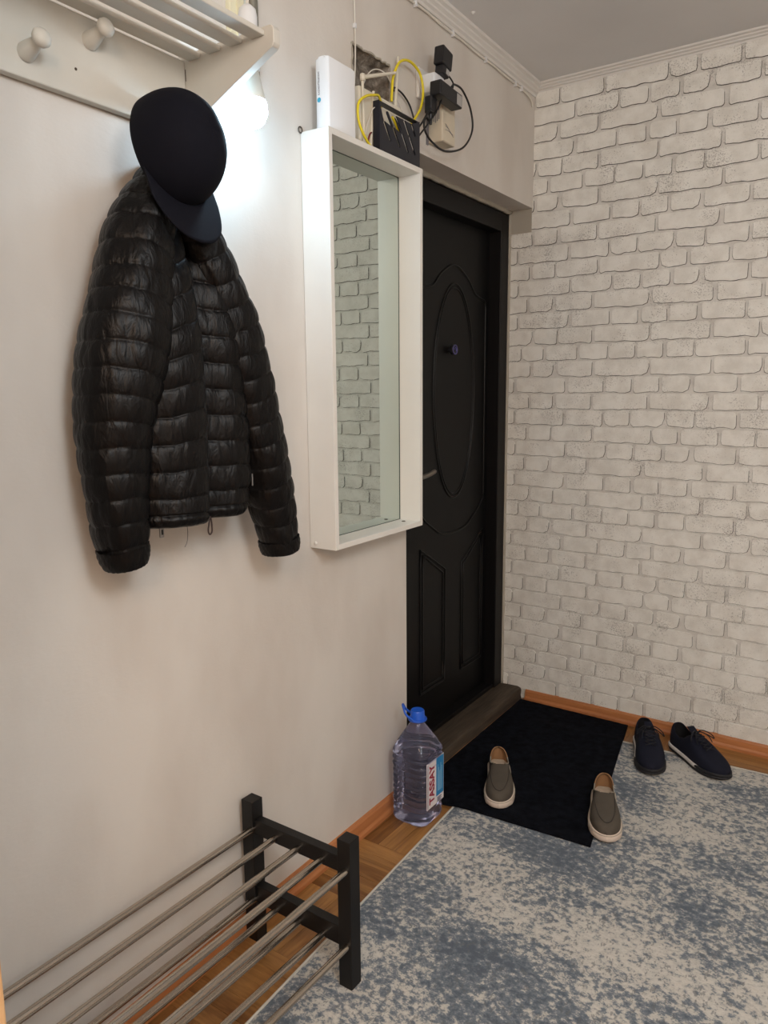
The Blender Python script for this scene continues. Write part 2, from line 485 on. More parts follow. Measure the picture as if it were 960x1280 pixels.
# chipped plaster lip around the niche
bm = B()
for side in range(3):
    path = []
    for i in range(31):
        t = i/30
        if side == 0: s, z = NS0, NZ0+(NZ1-NZ0)*t
        elif side == 1: s, z = NS0+(NS1-NS0)*t, NZ1
        else: s, z = NS1, NZ1-(NZ1-NZ0)*t
        j = noise.noise(Vector((s*70, z*70, side)))*0.005
        path.append((0.0005, s+j, z+j))
    tube(bm, path, lambda t: 0.0030+0.0022*noise.noise(Vector((t*19, side*3, 0))), 6)
obj('plaster_lip', bm, 'plaster_edge', wall_left, smooth=True)

# ---- back wall with embossed brick paper
bm = B(); box(bm, OX-0.45, XR, YB, YB+0.12, -0.02, CEIL)
wall_back = struct(obj('wall_back', bm, 'wallpaper_mortar'))
ROWS = {
 0: [(-1.030, -.810), (-.803, -.712), (-.699, -.572), (-.559, -.449)],
 1: [(-.974, -.876), (-.865, -.768), (-.754, -.668), (-.648, -.508)],
 2: [(-1.045, -.840), (-.826, -.617), (-.601, -.460)],
 3: [(-.976, -.878), (-.863, -.772), (-.762, -.668), (-.651, -.508)],
 4: [(-1.040, -.834), (-.826, -.620), (-.606, -.460)],
 5: [(-.982, -.883), (-.875, -.780), (-.766, -.671), (-.664, -.500)],
 6: [(-1.035, -.828), (-.821, -.609), (-.599, -.443)],
 7: [(-.989, -.892), (-.881, -.788), (-.777, -.677), (-.663, -.518)],
 8: [(-1.038, -.829), (-.818, -.612), (-.595, -.447)],
 9: [(-.992, -.894), (-.886, -.763), (-.752, -.656), (-.649, -.512)]}
PITCHZ, ZC0, STRIP, BH = 0.0645, 1.812, 0.54, 0.0565
def brick_bm(bm, w, h, seed, ox=0, oy=0, oz=0):
    rnd = random.Random(seed)
    hw, hh = w/2, h/2
    rad = [rnd.uniform(0.005, 0.014) for _ in range(4)]
    if rnd.random() < 0.35: rad[rnd.choice((0, 1))] = rnd.uniform(0.016, 0.026)
    pts = []
    nb = 13 if w > 0.15 else 8
    tilt = rnd.uniform(-0.0025, 0.0025); ph = rnd.uniform(0, 9); amp = rnd.uniform(0.0006, 0.0022)
    chip = 0.0024 if rnd.random() < 0.3 else 0.0007
    def jb(x): return tilt*x/hw + amp*sin(x*70+ph) + rnd.uniform(-chip, chip)
    rb0 = min(rad[0], hw*0.7); rb1 = min(rad[1], hw*0.7)
    # bottom edge left to right
    for i in range(nb):
        x = -hw+rb0 + (w-rb0-rb1)*i/(nb-1); pts.append((x, -hh+jb(x), 1.0))
    pts.append((hw-rb1*0.25, -hh+rb1*0.35, 0.9)); pts.append((hw+rnd.uniform(-.0015, .001), -hh+rb1*1.2, 0.5))
    pts.append((hw+rnd.uniform(-.0015, .001), hh-rad[2], 0.35)); pts.append((hw-rad[2]*0.3, hh-rad[2]*0.3, 0.0))
    for i in range(3):
        x = hw-rad[2]-(w-rad[2]-rad[3])*i/2; pts.append((x, hh+rnd.uniform(-.001, .001), 0.0))
    pts.append((-hw+rad[3]*0.3, hh-rad[3]*0.3, 0.15)); pts.append((-hw+rnd.uniform(-.001, .0015), hh-rad[3], 0.55))
    pts.append((-hw+rnd.uniform(-.001, .0015), -hh+rb0*1.2, 0.7)); pts.append((-hw+rb0*0.25, -hh+rb0*0.35, 0.95))
    n = len(pts)
    outer = []; inner = []
    for x, z, d in pts:
        L = sqrt((x/hw)**2+(z/hh)**2)+1e-6
        off = 0.0008+0.0016*d*rnd.uniform(0.5, 1.25)
        outer.append(bm.verts.new((ox+x+off*(x/hw)/L, oy+0.0005, oz+z+off*(z/hh)/L)))
        inner.append(bm.verts.new((ox+x, oy-0.0036, oz+z)))
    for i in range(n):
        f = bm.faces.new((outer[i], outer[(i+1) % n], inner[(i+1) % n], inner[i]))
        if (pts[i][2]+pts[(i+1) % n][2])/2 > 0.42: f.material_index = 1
    bm.faces.new(inner)
bricks = []
ZLO, ZHI, XLO = 0.030, 2.488, OX-0.098-PHI*2.9
row_i = 0
for r in range(-14, 32):
    zc = ZC0 - r*PITCHZ
    z0, z1 = zc-BH/2, zc+BH/2
    if z1 < ZLO+0.012 or z0 > ZHI-0.012: continue
    z0c, z1c = max(z0, ZLO), min(z1, ZHI)
    for n in range(-1, 6):
        key = (r + 5*(n % 2)) % 10
        for bi, (a, b) in enumerate(ROWS[key]):
            xa, xb = a+n*STRIP, b+n*STRIP
            full = (z0c == z0 and z1c == z1 and xa >= XLO and xb <= XR-0.005)
            xa, xb = max(xa, XLO), min(xb, XR-0.005)
            if xb-xa < 0.02: continue
            bricks.append(((xa+xb)/2, (z0c+z1c)/2, xb-xa, z1c-z0c, key*10+bi, full))
bricks.sort(key=lambda q: q[0])
cache = {}
rest = B(); cnt = 0
for x, z, bw, bh, key, full in bricks:
    if cnt < 298:
        kk = key if full else (key, round(bw, 3), round(bh, 3))
        if kk not in cache:
            bm = B(); brick_bm(bm, bw, bh, key*17+3)
            bmesh.ops.recalc_face_normals(bm, faces=bm.faces)
            me = bpy.data.meshes.new('brick'); bm.to_mesh(me); bm.free()
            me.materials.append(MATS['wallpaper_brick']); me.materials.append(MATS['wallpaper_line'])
            cache[kk] = me
        o = bpy.data.objects.new('brick', cache[kk]); COL.objects.link(o); o.parent = wall_back
        o.location = (x, YB, z); cnt += 1
    else:
        brick_bm(rest, bw, bh, key*17+3, x, YB, z)
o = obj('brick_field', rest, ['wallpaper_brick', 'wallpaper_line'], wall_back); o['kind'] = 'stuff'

# ---- other walls of the hall (behind and to the right of the view)
struct(obj('wall_right', boxb(XR, XR+0.1, YF, YB+0.1, -0.02, CEIL), 'wall_paint'))
struct(obj('wall_front', boxb(OX-0.1, XR+0.1, YF-0.1, YF, -0.02, CEIL), 'wall_paint'))
# stub wall of the doorway the picture is taken from, with its wooden casing
struct(obj('wall_doorway', boxb(OX-0.02, -0.86, 0.27, 0.37, -0.01, CEIL), 'wall_paint'))
bm = B()
box(bm, -0.895, -0.8074, 0.37, 0.385, 0.0, 2.08, 0.003)
box(bm, -0.86, -0.835, 0.255, 0.372, 0.0, 2.06, 0.002)
struct(obj('trim_casing', bm, 'casing_wood'))

# small plaster lump on the ceiling
lump = B(); lathe(lump, [(0.008, CEIL), (0.006, CEIL-0.003), (0.003, CEIL-0.006), (0.0, CEIL-0.007)], (-1.232, 2.285, 0), 'z', 10)
obj('plaster_lump', lump, 'white_trim', bpy.data.objects['ceiling'], smooth=True)
# ---- cornices
def cornice_profile(k=1.0):
    return [(0, 0), (0.004, 0), (0.006, 0.006*k), (0.013, 0.009*k), (0.014, 0.013*k), (0.022, 0.017*k), (0.023, 0.021*k), (0.032, 0.024*k), (0.034, 0.03*k), (0, 0.03*k)]
bm = B(); prism(bm, [(o, CEIL-0.043+h*1.43) for o, h in cornice_profile()], 'y', 0.40, YB+0.01)
struct(obj('trim_1', bm, 'white_trim', base=(0, 0.4, CEIL-0.04), frame='wall'))
bm = B(); prism(bm, [(YB-o, CEIL-0.028+h*0.933) for o, h in cornice_profile()], 'x', -1.31, XR)
struct(obj('trim_2', bm, 'white_trim'))

# ---- baseboards
bbp = [(0, 0), (0.021, 0), (0.020, 0.010), (0.015, 0.020), (0.012, 0.046), (0.008, 0.053), (0, 0.054)]
bm = B(); prism(bm, bbp, 'y', 0.385, 1.98)
struct(obj('baseboard_left', bm, 'baseboard_wood', base=(0, 1.2, 0), frame='wall'))
bbq = [(YB-0.0, 0), (YB-0.021, 0), (YB-0.020, 0.010), (YB-0.014, 0.018), (YB-0.012, 0.038), (YB-0.008, 0.045), (YB, 0.046)]
bm = B(); prism(bm, bbq, 'x', -1.292, XR)
struct(obj('baseboard_back', bm, 'baseboard_wood_x', base=(-0.5, YB, 0)))

# ---- entrance door in its recess
DO = -0.150    # leaf face
door = struct(obj('door_1', boxb(DO-0.05, DO, 2.03, 2.895, 0.062, 1.985), 'black_lacquer', base=(DO, 2.45, 0), frame='wall'))
def part(name, bm, m, parent, **k): return obj(name, bm, m, parent, **k)
part('jamb', boxb(-0.23, -0.098, 2.872, 2.943, 0.05, 2.043, 0.003), 'black_frame_paint', door)
part('jamb', boxb(-0.23, -0.098, 1.99, 2.06, 0.05, 2.043, 0.003), 'black_frame_paint', door)
part('frame_head', boxb(-0.23, -0.0985, 2.06, 2.872, 1.970, 2.043, 0.003), 'black_frame_paint', door)
part('frame_sill', boxb(-0.23, -0.105, 2.06, 2.872, 0.05, 0.068, 0.002), 'black_frame_paint', door)
def bead(name, pts, closed=False, n=10, r=0.0042):
    path = catmull([(DO+0.0005, s, z) for s, z in pts], n, closed)
    if closed: path.append(path[0])
    bm = B(); tube(bm, path, r, 8, caps=not closed)
    return part(name, bm, 'black_groove', door, smooth=True)
CS = 2.58
bead('oval_moulding', [(CS+0.165*cos(a), 1.335+0.405*sin(a)) for a in [2*pi*k/28 for k in range(28)]], True, 4)
bead('oval_moulding', [(CS+0.152*cos(a), 1.335+0.390*sin(a)) for a in [2*pi*k/28 for k in range(28)]], True, 4, 0.0025)
bead('panel_moulding', [(2.84, 0.90), (2.84, 1.1), (2.84, 1.4), (2.84, 1.6), (2.838, 1.69), (2.80, 1.705), (2.745, 1.72), (2.69, 1.765), (2.62, 1.80), (2.58, 1.806), (2.54, 1.80), (2.47, 1.765), (2.415, 1.72), (2.36, 1.705), (2.322, 1.69), (2.32, 1.6), (2.32, 1.3), (2.32, 0.90)], False, 6)
bead('panel_moulding', [(2.84, 0.90), (2.80, 0.865), (2.74, 0.83), (2.68, 0.80), (2.58, 0.79), (2.48, 0.80), (2.42, 0.83), (2.36, 0.865), (2.32, 0.90)], False, 6)
def seg(a, b, n=6): return [(a[0]+(b[0]-a[0])*i/n, a[1]+(b[1]-a[1])*i/n) for i in range(n)]
def poly_bead(P):
    pts = []
    for i in range(len(P)): pts += seg(P[i], P[(i+1) % len(P)])
    path = [Vector((DO+0.0005, s, z)) for s, z in pts]; path.append(path[0])
    bm = B(); tube(bm, path, 0.0042, 8, caps=False); part('panel_moulding', bm, 'black_groove', door, smooth=True)
for g in (0, 0.018):
    poly_bead([(2.322+g, 0.20+g), (2.512-g, 0.20+g), (2.512-g, 0.655-g*0.6), (2.322+g, 0.765-g*1.3)])
    poly_bead([(2.838-g, 0.20+g), (2.648+g, 0.20+g), (2.648+g, 0.655-g*0.6), (2.838-g, 0.765-g*1.3)])
# peephole
pe = part('peephole', lathe(B(), [(0.010, 0), (0.012, 0.012), (0.019, 0.014), (0.019, 0.024), (0.017, 0.026)], (DO, 2.535, 1.495), 'x', 28), 'black_plastic', door, smooth=True, angle=40)
part('peephole_ring', lathe(B(), [(0.0165, 0.0258), (0.0185, 0.0262), (0.0185, 0.0285), (0.0165, 0.029), (0.0145, 0.0285), (0.0145, 0.0258)], (DO, 2.535, 1.495), 'x', 28), 'violet_metal', pe, smooth=True)
part('peephole_lens', lathe(B(), [(0.0145, 0.0255), (0.013, 0.027), (0.0, 0.028)], (DO, 2.535, 1.495), 'x', 28), 'peephole_glass', pe, smooth=True)
bm = tube(B(), [(DO+0.0285, 2.535+0.006*cos(a), 1.495+0.008*sin(a)) for a in [-0.8+k*0.4 for k in range(11)]], 0.0016, 6)
part('peephole_cover', bm, 'violet_metal', pe, smooth=True)
# handle
hd = part('handle', boxb(DO, DO+0.008, 2.185, 2.222, 0.93, 1.15, 0.003), 'satin_handle', door)
bm = B(); lathe(bm, [(0.011, 0.008), (0.011, 0.05), (0.009, 0.055)], (DO, 2.204, 1.045), 'x', 16)
tube(bm, catmull([(DO+0.048, 2.20, 1.045), (DO+0.052, 2.25, 1.044), (DO+0.052, 2.30, 1.049), (DO+0.048, 2.345, 1.056)], 8), 0.0085, 12, flat=1.0)
part('lever', bm, 'satin_handle', hd, smooth=True)
# wooden threshold, worn
bm = B(); pts = []
NSTEP = 60
prof0 = [(-0.12, 0.048), (-0.06, 0.050), (-0.022, 0.050), (-0.012, 0.046), (-0.008, 0.036), (-0.010, 0.012), (-0.006, -0.002)]
for i in range(NSTEP+1):
    s = 1.99 + (YB-1.992)*i/NSTEP
    row = []
    for k, (o, z) in enumerate(prof0):
        d = noise.noise(Vector((s*14, k*0.7, 3)))*0.004*(1 if k > 1 else 0.2)
        row.append(Vector((o+d+0.006*(k > 2), s, z+d*0.5)))
    pts.append(row)
grid_surface(bm, pts)
part('threshold', bm, 'threshold_wood', door, smooth=True, angle=35)
# plaster joint between frame and the wall paper / above the frame
bm = B()
path = [(-0.096+0.002*noise.noise(Vector((z*9, 1, 1))), YB-0.0035+0.0015*noise.noise(Vector((z*30, 2, 2))), z) for z in np.linspace(0.05, DZ1-0.005, 60)]
tube(bm, path, 0.007, 6)
path = [(-0.094, s, DZ1-0.004+0.004*noise.noise(Vector((s*25, 2, 2)))) for s in np.linspace(1.99, YB-0.005, 60)]
tube(bm, path, 0.010, 6)
part('plaster_joint', bm, 'plaster_edge', wall_left, smooth=True)
part('reveal_strip', boxb(-0.099, -0.0015, YB-0.0055, YB-0.004, DZ1-0.09, DZ1, 0.0), 'plaster_edge', wall_left)

# ================================================================== OBJECTS
# ---- rug
rug_rot = 0.0548
bm = B(); pts = []
LX, LY = 2.2, 2.32
nx, ny = 60, 64
def rugz(u, v):
    e = min(u, LX-u, v, LY-v)
    return 0.0075*(1-math.exp(-max(e, 0)/0.004)) + 0.0006*noise.noise(Vector((u*6, v*6, 0)))
top = []
for i in range(ny+1):
    v = LY*i/ny
    top.append([Vector((LX*k/nx, -v, 0.0012+rugz(LX*k/nx, v))) for k in range(nx+1)])
V = grid_surface(bm, top)
bot = [bm.verts.new((p[0], p[1], 0.0004)) for p in ((0, 0), (LX, 0), (LX, -LY), (0, -LY))]
bm.faces.new(bot[::-1])
rim = V[0] + [V[i][-1] for i in range(1, ny+1)] + V[-1][::-1][1:] + [V[i][0] for i in range(ny-1, 0, -1)]
for i in range(len(rim)):
    a, b = rim[i], rim[(i+1) % len(rim)]
    c = bm.verts.new((b.co.x, b.co.y, 0.0004)) if False else None
rug = obj('rug', bm, 'rug_pile', base=(0, 0, 0), smooth=True)
rug.location = (-1.163, 2.748, 0); rug.rotation_euler = (0, 0, rug_rot)
setp(rug, 'large low-pile rug in mottled grey-blue and cream covering the hall floor', 'rug')
bm = B()
def hem(a, b):
    path = [Vector(a).lerp(Vector(b), i/30) for i in range(31)]
    tube(bm, path, 0.0032, 6)
hem((0, 0, .0035), (LX, 0, .0035)); hem((0, -LY, .0035), (0, 0, .0035)); hem((LX, 0, .0035), (LX, -LY, .0035)); hem((LX, -LY, .0035), (0, -LY, .0035))
mat('rug_binding', rgb(200, 196, 186), 0.9, bump=(300, 0.5))
o = obj('binding', bm, 'rug_binding', rug, smooth=True)

# ---- doormat (skewed black mat, lies partly on the rug)
TL, TR, BR, BL = Vector((-1.305, 2.922)), Vector((-0.835, 2.918)), Vector((-0.672, 2.024)), Vector((-1.284, 1.988))
def rug_uv(p):
    d = Vector((p.x+1.163, p.y-2.748)); c, s = cos(-rug_rot), sin(-rug_rot)
    return d.x*c-d.y*s, -(d.x*s+d.y*c)
bm = B(); rows = []
mu, mv = 48, 84
for i in range(mv+1):
    row = []
    for k in range(mu+1):
        u, v = k/mu, i/mv
        p = (TL*(1-u)+TR*u)*(1-v) + (BL*(1-u)+BR*u)*v
        ru, rv = rug_uv(p); e = min(ru, rv)
        z = 0.0003+0.0095*(1/(1+math.exp(-(e+0.005)/0.012)))
        row.append(Vector((p.x, p.y, z)))
    rows.append(row)
th = 0.0055
T = [[Vector((p.x, p.y, p.z+th+0.0008*noise.noise(Vector((p.x*80, p.y*80, 0))))) for p in r] for r in rows]
VT = grid_surface(bm, T); VB = grid_surface(bm, rows)
def rim_of(V): return V[0] + [V[i][-1] for i in range(1, len(V))] + V[-1][::-1][1:] + [V[i][0] for i in range(len(V)-2, 0, -1)]
ra, rb = rim_of(VT), rim_of(VB)
for i in range(len(ra)):
    j = (i+1) % len(ra); bm.faces.new((ra[i], ra[j], rb[j], rb[i]))
dm = obj('doormat', bm, 'doormat_pile', base=(-0.98, 2.45, 0), smooth=True, angle=60)
setp(dm, 'black textile doormat in front of the black entrance door', 'doormat')

# ---- shoe rack
rk = thing('shoe_rack', 'black wooden shoe rack with two tiers of steel rods against the white wall', 'shoe rack', (-1.08, 0.80, 0))
PX = [(-1.259, -1.223, 0.0), (-0.965, -0.929, 0.009)]
RY = [(1.197, 1.233), (0.430, 0.466)]
for (y0, y1) in RY:
    for (x0, x1, zb) in PX:
        obj('post', boxb(x0, x1, y0, y1, zb, 0.372, 0.0015), 'black_wood', rk)
    for z0, z1 in ((0.288, 0.326), (0.105, 0.152)):
        obj('cross_rail', boxb(-1.223, -0.965, y0+0.006, y1-0.006, z0, z1, 0.0015), 'black_wood', rk)
for z in (0.302, 0.116):
    for i in range(5):
        x = -1.228+i*0.0718
        obj('rod', tube(B(), [(x, 0.455, z), (x, 0.7, z), (x, 1.0, z), (x, 1.207, z)], 0.0078, 16), 'brushed_steel', rk, smooth=True, angle=60)

# ---- mirror box on the left wall
MS0, MS1, MZ0, MZ1, MD = 1.503, 1.943, 0.938, 1.969, 0.086
mb = thing('mirror_box', 'white framed wall mirror with deep box sides hung beside the black door', 'mirror', (0, (MS0+MS1)/2, MZ0), 'wall')
t_ = 0.015
obj('side_board', boxb(0.001, MD, MS0, MS0+t_, MZ0, MZ1, 0.0012), 'white_gloss_paint', mb)
obj('side_board', boxb(0.001, MD, MS1-t_, MS1, MZ0, MZ1, 0.0012), 'white_gloss_paint', mb)
obj('top_board', boxb(0.001, MD, MS0+t_, MS1-t_, MZ1-t_, MZ1, 0.0012), 'white_gloss_paint', mb)
obj('bottom_board', boxb(0.001, MD, MS0+t_, MS1-t_, MZ0, MZ0+t_, 0.0012), 'white_gloss_paint', mb)
obj('back_panel', boxb(0.001, 0.008, MS0+t_, MS1-t_, MZ0+t_, MZ1-t_), 'white_gloss_paint', mb)
g = obj('mirror_pane', boxb(0.009, 0.013, MS0+t_+0.001, MS1-t_-0.001, MZ0+t_+0.001, MZ1-t_-0.001), 'mirror_glass', mb)
bm = B(); y0, y1, z0, z1 = MS0+t_+0.0005, MS1-t_-0.0005, MZ0+t_+0.0005, MZ1-t_-0.0005
for a, b in (((y0, z0), (y1, z0)), ((y1, z0), (y1, z1)), ((y1, z1), (y0, z1)), ((y0, z1), (y0, z0))):
    tube(bm, [(0.0135, a[0], a[1]), (0.0135, b[0], b[1])], 0.0011, 6)
obj('glass_edge', bm, 'mirror_edge', g)
for s, z in ((MS1-0.045, MZ0+t_+0.0005),):
    obj('screw_head', lathe(B(), [(0.006, 0), (0.006, 0.001), (0.004, 0.0015)], (0.045, s, z), 'z', 14), 'dark_screw', mb)
for o_, s in ((0.02, MS0), (MD-0.004, MS0+t_*0.5)):
    bm = B()
    lathe(bm, [(0.004, -0.003), (0.005, 0), (0.003, 0.003)], (o_, s-0.001, MZ0+0.014), 'y', 10)
    obj('paint_blob', bm, 'white_trim', mb, smooth=True)
# hanger eyelet on the top left of the box
bm = tube(B(), [(0.004+0.0*k, MS0-0.004+0.007*cos(a), MZ1+0.004+0.007*sin(a)) for k, a in enumerate([2*pi*i/14 for i in range(15)])], 0.0016, 6)
obj('hanger_eyelet', bm, 'dark_screw', mb, smooth=True)

# ---- coat rack: board, bracket, slats, turned pegs
cr = thing('coat_rack', 'cream painted wall coat rack with slatted shelf above a peg board', 'coat rack', (0, 0.8, 1.86), 'wall')
RS0, RS1 = 0.405, 1.140
obj('peg_board', boxb(0.001, 0.020, RS0, RS1-0.019, 1.860, 2.000, 0.0025), 'cream_paint', cr)
def bracket(s0, s1):
    P = [(0.001, 1.868), (0.012, 1.868), (0.251, 1.974), (0.255, 1.980), (0.255, 2.004), (0.249, 2.012), (0.001, 2.012)]
    bm = B(); prism(bm, P, 'y', s0, s1)
    bmesh.ops.bevel(bm, geom=list(bm.edges), offset=0.0012, segments=1, affect='EDGES')
    return obj('bracket', bm, 'cream_paint', cr)
bracket(RS1-0.019, RS1); bracket(RS0, RS0+0.019)
for i in range(4):
    o0 = 0.032+i*0.056
    obj('slat', boxb(o0, o0+0.033, RS0+0.019, RS1-0.019, 1.996, 2.006, 0.002), 'cream_paint', cr)
obj('crack', boxb(0.0205, 0.022, RS1-0.0195, RS1-0.018, 1.962, 1.984), 'dark_screw', cr)
PROF = [(0.0115, 0.0), (0.0115, 0.006), (0.0105, 0.014), (0.0085, 0.028), (0.0070, 0.038), (0.0072, 0.041), (0.0105, 0.046), (0.0118, 0.052), (0.0105, 0.058), (0.006, 0.062), (0.0, 0.063)]
def peg(s, z):
    bm = B(); lathe(bm, [(r*1.35, h*0.95) for r, h in PROF], (0, 0, 0), 'x', 20)
    bmesh.ops.rotate(bm, verts=bm.verts, cent=(0, 0, 0), matrix=Matrix.Rotation(radians(-14), 3, 'Y'))
    bmesh.ops.translate(bm, verts=bm.verts, vec=(0.018, s, z))
    return obj('peg', bm, 'cream_paint', cr, smooth=True, angle=50)
for i, (s, z) in enumerate([(0.530, 1.962), (0.655, 1.962), (0.775, 1.900), (0.900, 1.960), (1.030, 1.880)]): peg(s, z)
obj('screw_head', lathe(B(), [(0.0025, 0.0195), (0.0025, 0.0208)], (0, 0.868, 1.905), 'x', 10), 'dark_screw', cr)

# ---- bulb, holder, conduits
lb = thing('light_bulb_fixture', 'glowing white led bulb in a bare holder beside the coat rack', 'light bulb', (0.12, 1.2, 1.875), 'wall')
C0 = (0.12, 1.2, 0)
obj('diffuser', lathe(B(), [(0.0, 1.876), (0.010, 1.877), (0.020, 1.882), (0.028, 1.890), (0.033, 1.902), (0.0342, 1.912), (0.033, 1.922), (0.0315, 1.928)], C0, 'z', 32), 'bulb_glow', lb, smooth=True)
obj('bulb_body', lathe(B(), [(0.0315, 1.928), (0.029, 1.938), (0.025, 1.955), (0.0205, 1.975), (0.018, 1.985), (0.014, 1.988)], C0, 'z', 32), 'bulb_body', lb, smooth=True, angle=50)
hl = obj('bulb_holder', lathe(B(), [(0.0145, 1.986), (0.0215, 1.988), (0.0215, 2.000), (0.019, 2.004), (0.019, 2.085), (0.0165, 2.098), (0.008, 2.106), (0.0, 2.107)], C0, 'z', 28), 'white_plastic', lb, smooth=True, angle=40)
bm = B(); tube(bm, catmull([(0.12, 1.2, 2.10), (0.115, 1.205, 2.125), (0.08, 1.24, 2.14), (0.03, 1.275, 2.13), (0.004, 1.285, 2.12)], 8), 0.0035, 8)
obj('lead', bm, 'white_cable', hl, smooth=True)
tk = obj('cable_trunking', boxb(0.0, 0.014, 1.262, 1.305, 1.945, CEIL-0.075, 0.002), 'cream_conduit', base=(0, 1.28, 1.945), frame='wall')
setp(tk, 'cream cable trunking running up the wall behind the light bulb', 'cable trunking')
obj('cover_rib', boxb(0.0135, 0.0165, 1.281, 1.287, 1.95, CEIL-0.08), 'cream_conduit', tk)
cp = obj('pipe', tube(B(), [(0.016, 1.33, 2.02), (0.016, 1.33, 2.2), (0.016, 1.33, CEIL-0.075)], 0.0115, 16), 'grey_pipe', base=(0.016, 1.33, 2.02), frame='wall', smooth=True, angle=60)
setp(cp, 'dull grey metal pipe on the wall beside the cream cable trunking', 'pipe')

# ================================================================== jacket
jk = thing('puffer_jacket', 'black quilted puffer jacket hanging from the coat rack under a cap', 'jacket', (0.09, 1.0, 1.05), 'wall')
def puff(d, band, p=0.26):
    return abs(sin(pi*d/band))**p
def lerp_table(t, tab):
    ks = [k[0] for k in tab]
    return [float(np.interp(t, ks, [k[j] for k in tab])) for j in range(1, len(tab[0]))]
def sleeve(name, pts, band, seed, amp=0.0062, nring=300, nseg=96, flatten=1.0, wr=0.0036, cuff_r=None):
    ctr = [Vector(p[:3]) for p in pts]; rad = [p[3] for p in pts]
    P = catmull(ctr, 24); 
    rr = catmull([(r, 0, 0) for r in rad], 24)
    # arc-length resample
    L = [0.0]
    for a, b in zip(P[:-1], P[1:]): L.append(L[-1]+(b-a).length)
    tot = L[-1]; xs = np.linspace(0, tot, nring)
    path = [Vector([float(np.interp(x, L, [p[j] for p in P])) for j in range(3)]) for x in xs]
    rads = [float(np.interp(x, L, [r.x for r in rr])) for x in xs]
    T, N = frames(path); bm = B(); rows = []
    for i, p in enumerate(path):
        # keep a stable frame: first axis = outward from the wall
        ax = Vector((1, 0, 0)); ax = (ax - T[i]*ax.dot(T[i])).normalized(); bx = T[i].cross(ax)
        d = xs[i]; row = []
        for k in range(nseg):
            a = 2*pi*k/nseg
            # wavy stitch line
            dd = d + 0.004*sin(a*2+seed) + 0.003*noise.noise(Vector((cos(a)*2, sin(a)*2, d*12+seed)))
            pf = puff(dd, band)
            wrk = noise.noise(Vector((cos(a)*9, sin(a)*9, d*22+seed*3)))
            wrk2 = noise.noise(Vector((cos(a)*22+d*30, sin(a)*22-d*18, d*14+seed)))
            stitch = 1-pf
            disp = amp*(pf-0.75) + wr*(0.55*wrk+0.45*wrk2)*(0.55+0.7*stitch)
            big = 0.006*noise.noise(Vector((cos(a)*1.6, sin(a)*1.6, d*9+seed)))
            r = rads[i] + disp + big
            q = p + ax*cos(a)*r*flatten + bx*sin(a)*r
            if q.x < 0.006: q.x = 0.006 + 0.002*pf
            row.append(q)
        rows.append(row)
    V = grid_surface(bm, rows, True)
    bm.faces.new(V[0][::-1])
    # turned-in end
    e = path[-1]; inner = [bm.verts.new(e + (v.co-e)*0.8 - T[-1]*(-0.001)) for v in V[-1]]
    inner2 = [bm.verts.new(e + (v.co-e)*0.72 - T[-1]*0.03) for v in V[-1]]
    n = nseg
    for A_, B_ in ((V[-1], inner), (inner, inner2)):
        for k in range(n): bm.faces.new((A_[k], A_[(k+1) % n], B_[(k+1) % n], B_[k]))
    bm.faces.new(inner2)
    return obj(name, bm, 'jacket_nylon', jk, smooth=True), path, rads
SL = [(.080, .996, 1.755, .030), (.086, .964, 1.700, .046), (.092, .922, 1.615, .063), (.095, .900, 1.527, .074), (.097, .878, 1.446, .080), (.095, .860, 1.363, .075),
      (.092, .848, 1.280, .068), (.090, .843, 1.196, .060), (.088, .846, 1.110, .052), (.086, .853, 1.055, .044), (.085, .857, 1.030, .038)]
slA = sleeve('sleeve', SL, 0.0445, 1.0)
SR = [(.085, 1.030, 1.690, .040), (.092, 1.078, 1.625, .047), (.097, 1.100, 1.580, .052), (.100, 1.135, 1.494, .060), (.100, 1.157, 1.413, .063), (.098, 1.190, 1.296, .063),
      (.098, 1.211, 1.225, .061), (.098, 1.232, 1.152, .057), (.098, 1.256, 1.076, .051), (.098, 1.269, 1.018, .046), (.098, 1.274, 0.982, .042)]
slB = sleeve('sleeve', SR, 0.0485, 4.0)
def cuff(path, rads, n=14):
    bm = B(); rows = []; m = 60
    for i in range(len(path)-n, len(path)):
        T = (path[min(i+1, len(path)-1)]-path[i-1]).normalized()
        ax = Vector((1, 0, 0)); ax = (ax-T*ax.dot(T)).normalized(); bx = T.cross(ax)
        f = (i-(len(path)-n))/(n-1)
        rr = rads[i] + 0.0015 + 0.002*sin(pi*f)
        rows.append([path[i] + (ax*cos(2*pi*k/m)+bx*sin(2*pi*k/m))*(rr+0.0012*sin(k*2.4+i*0.6)) for k in range(m)])
    grid_surface(bm, rows, True)
    return obj('cuff', bm, 'jacket_nylon', jk, smooth=True)
cuff(slA[1], slA[2], 16); cuff(slB[1], slB[2], 14)
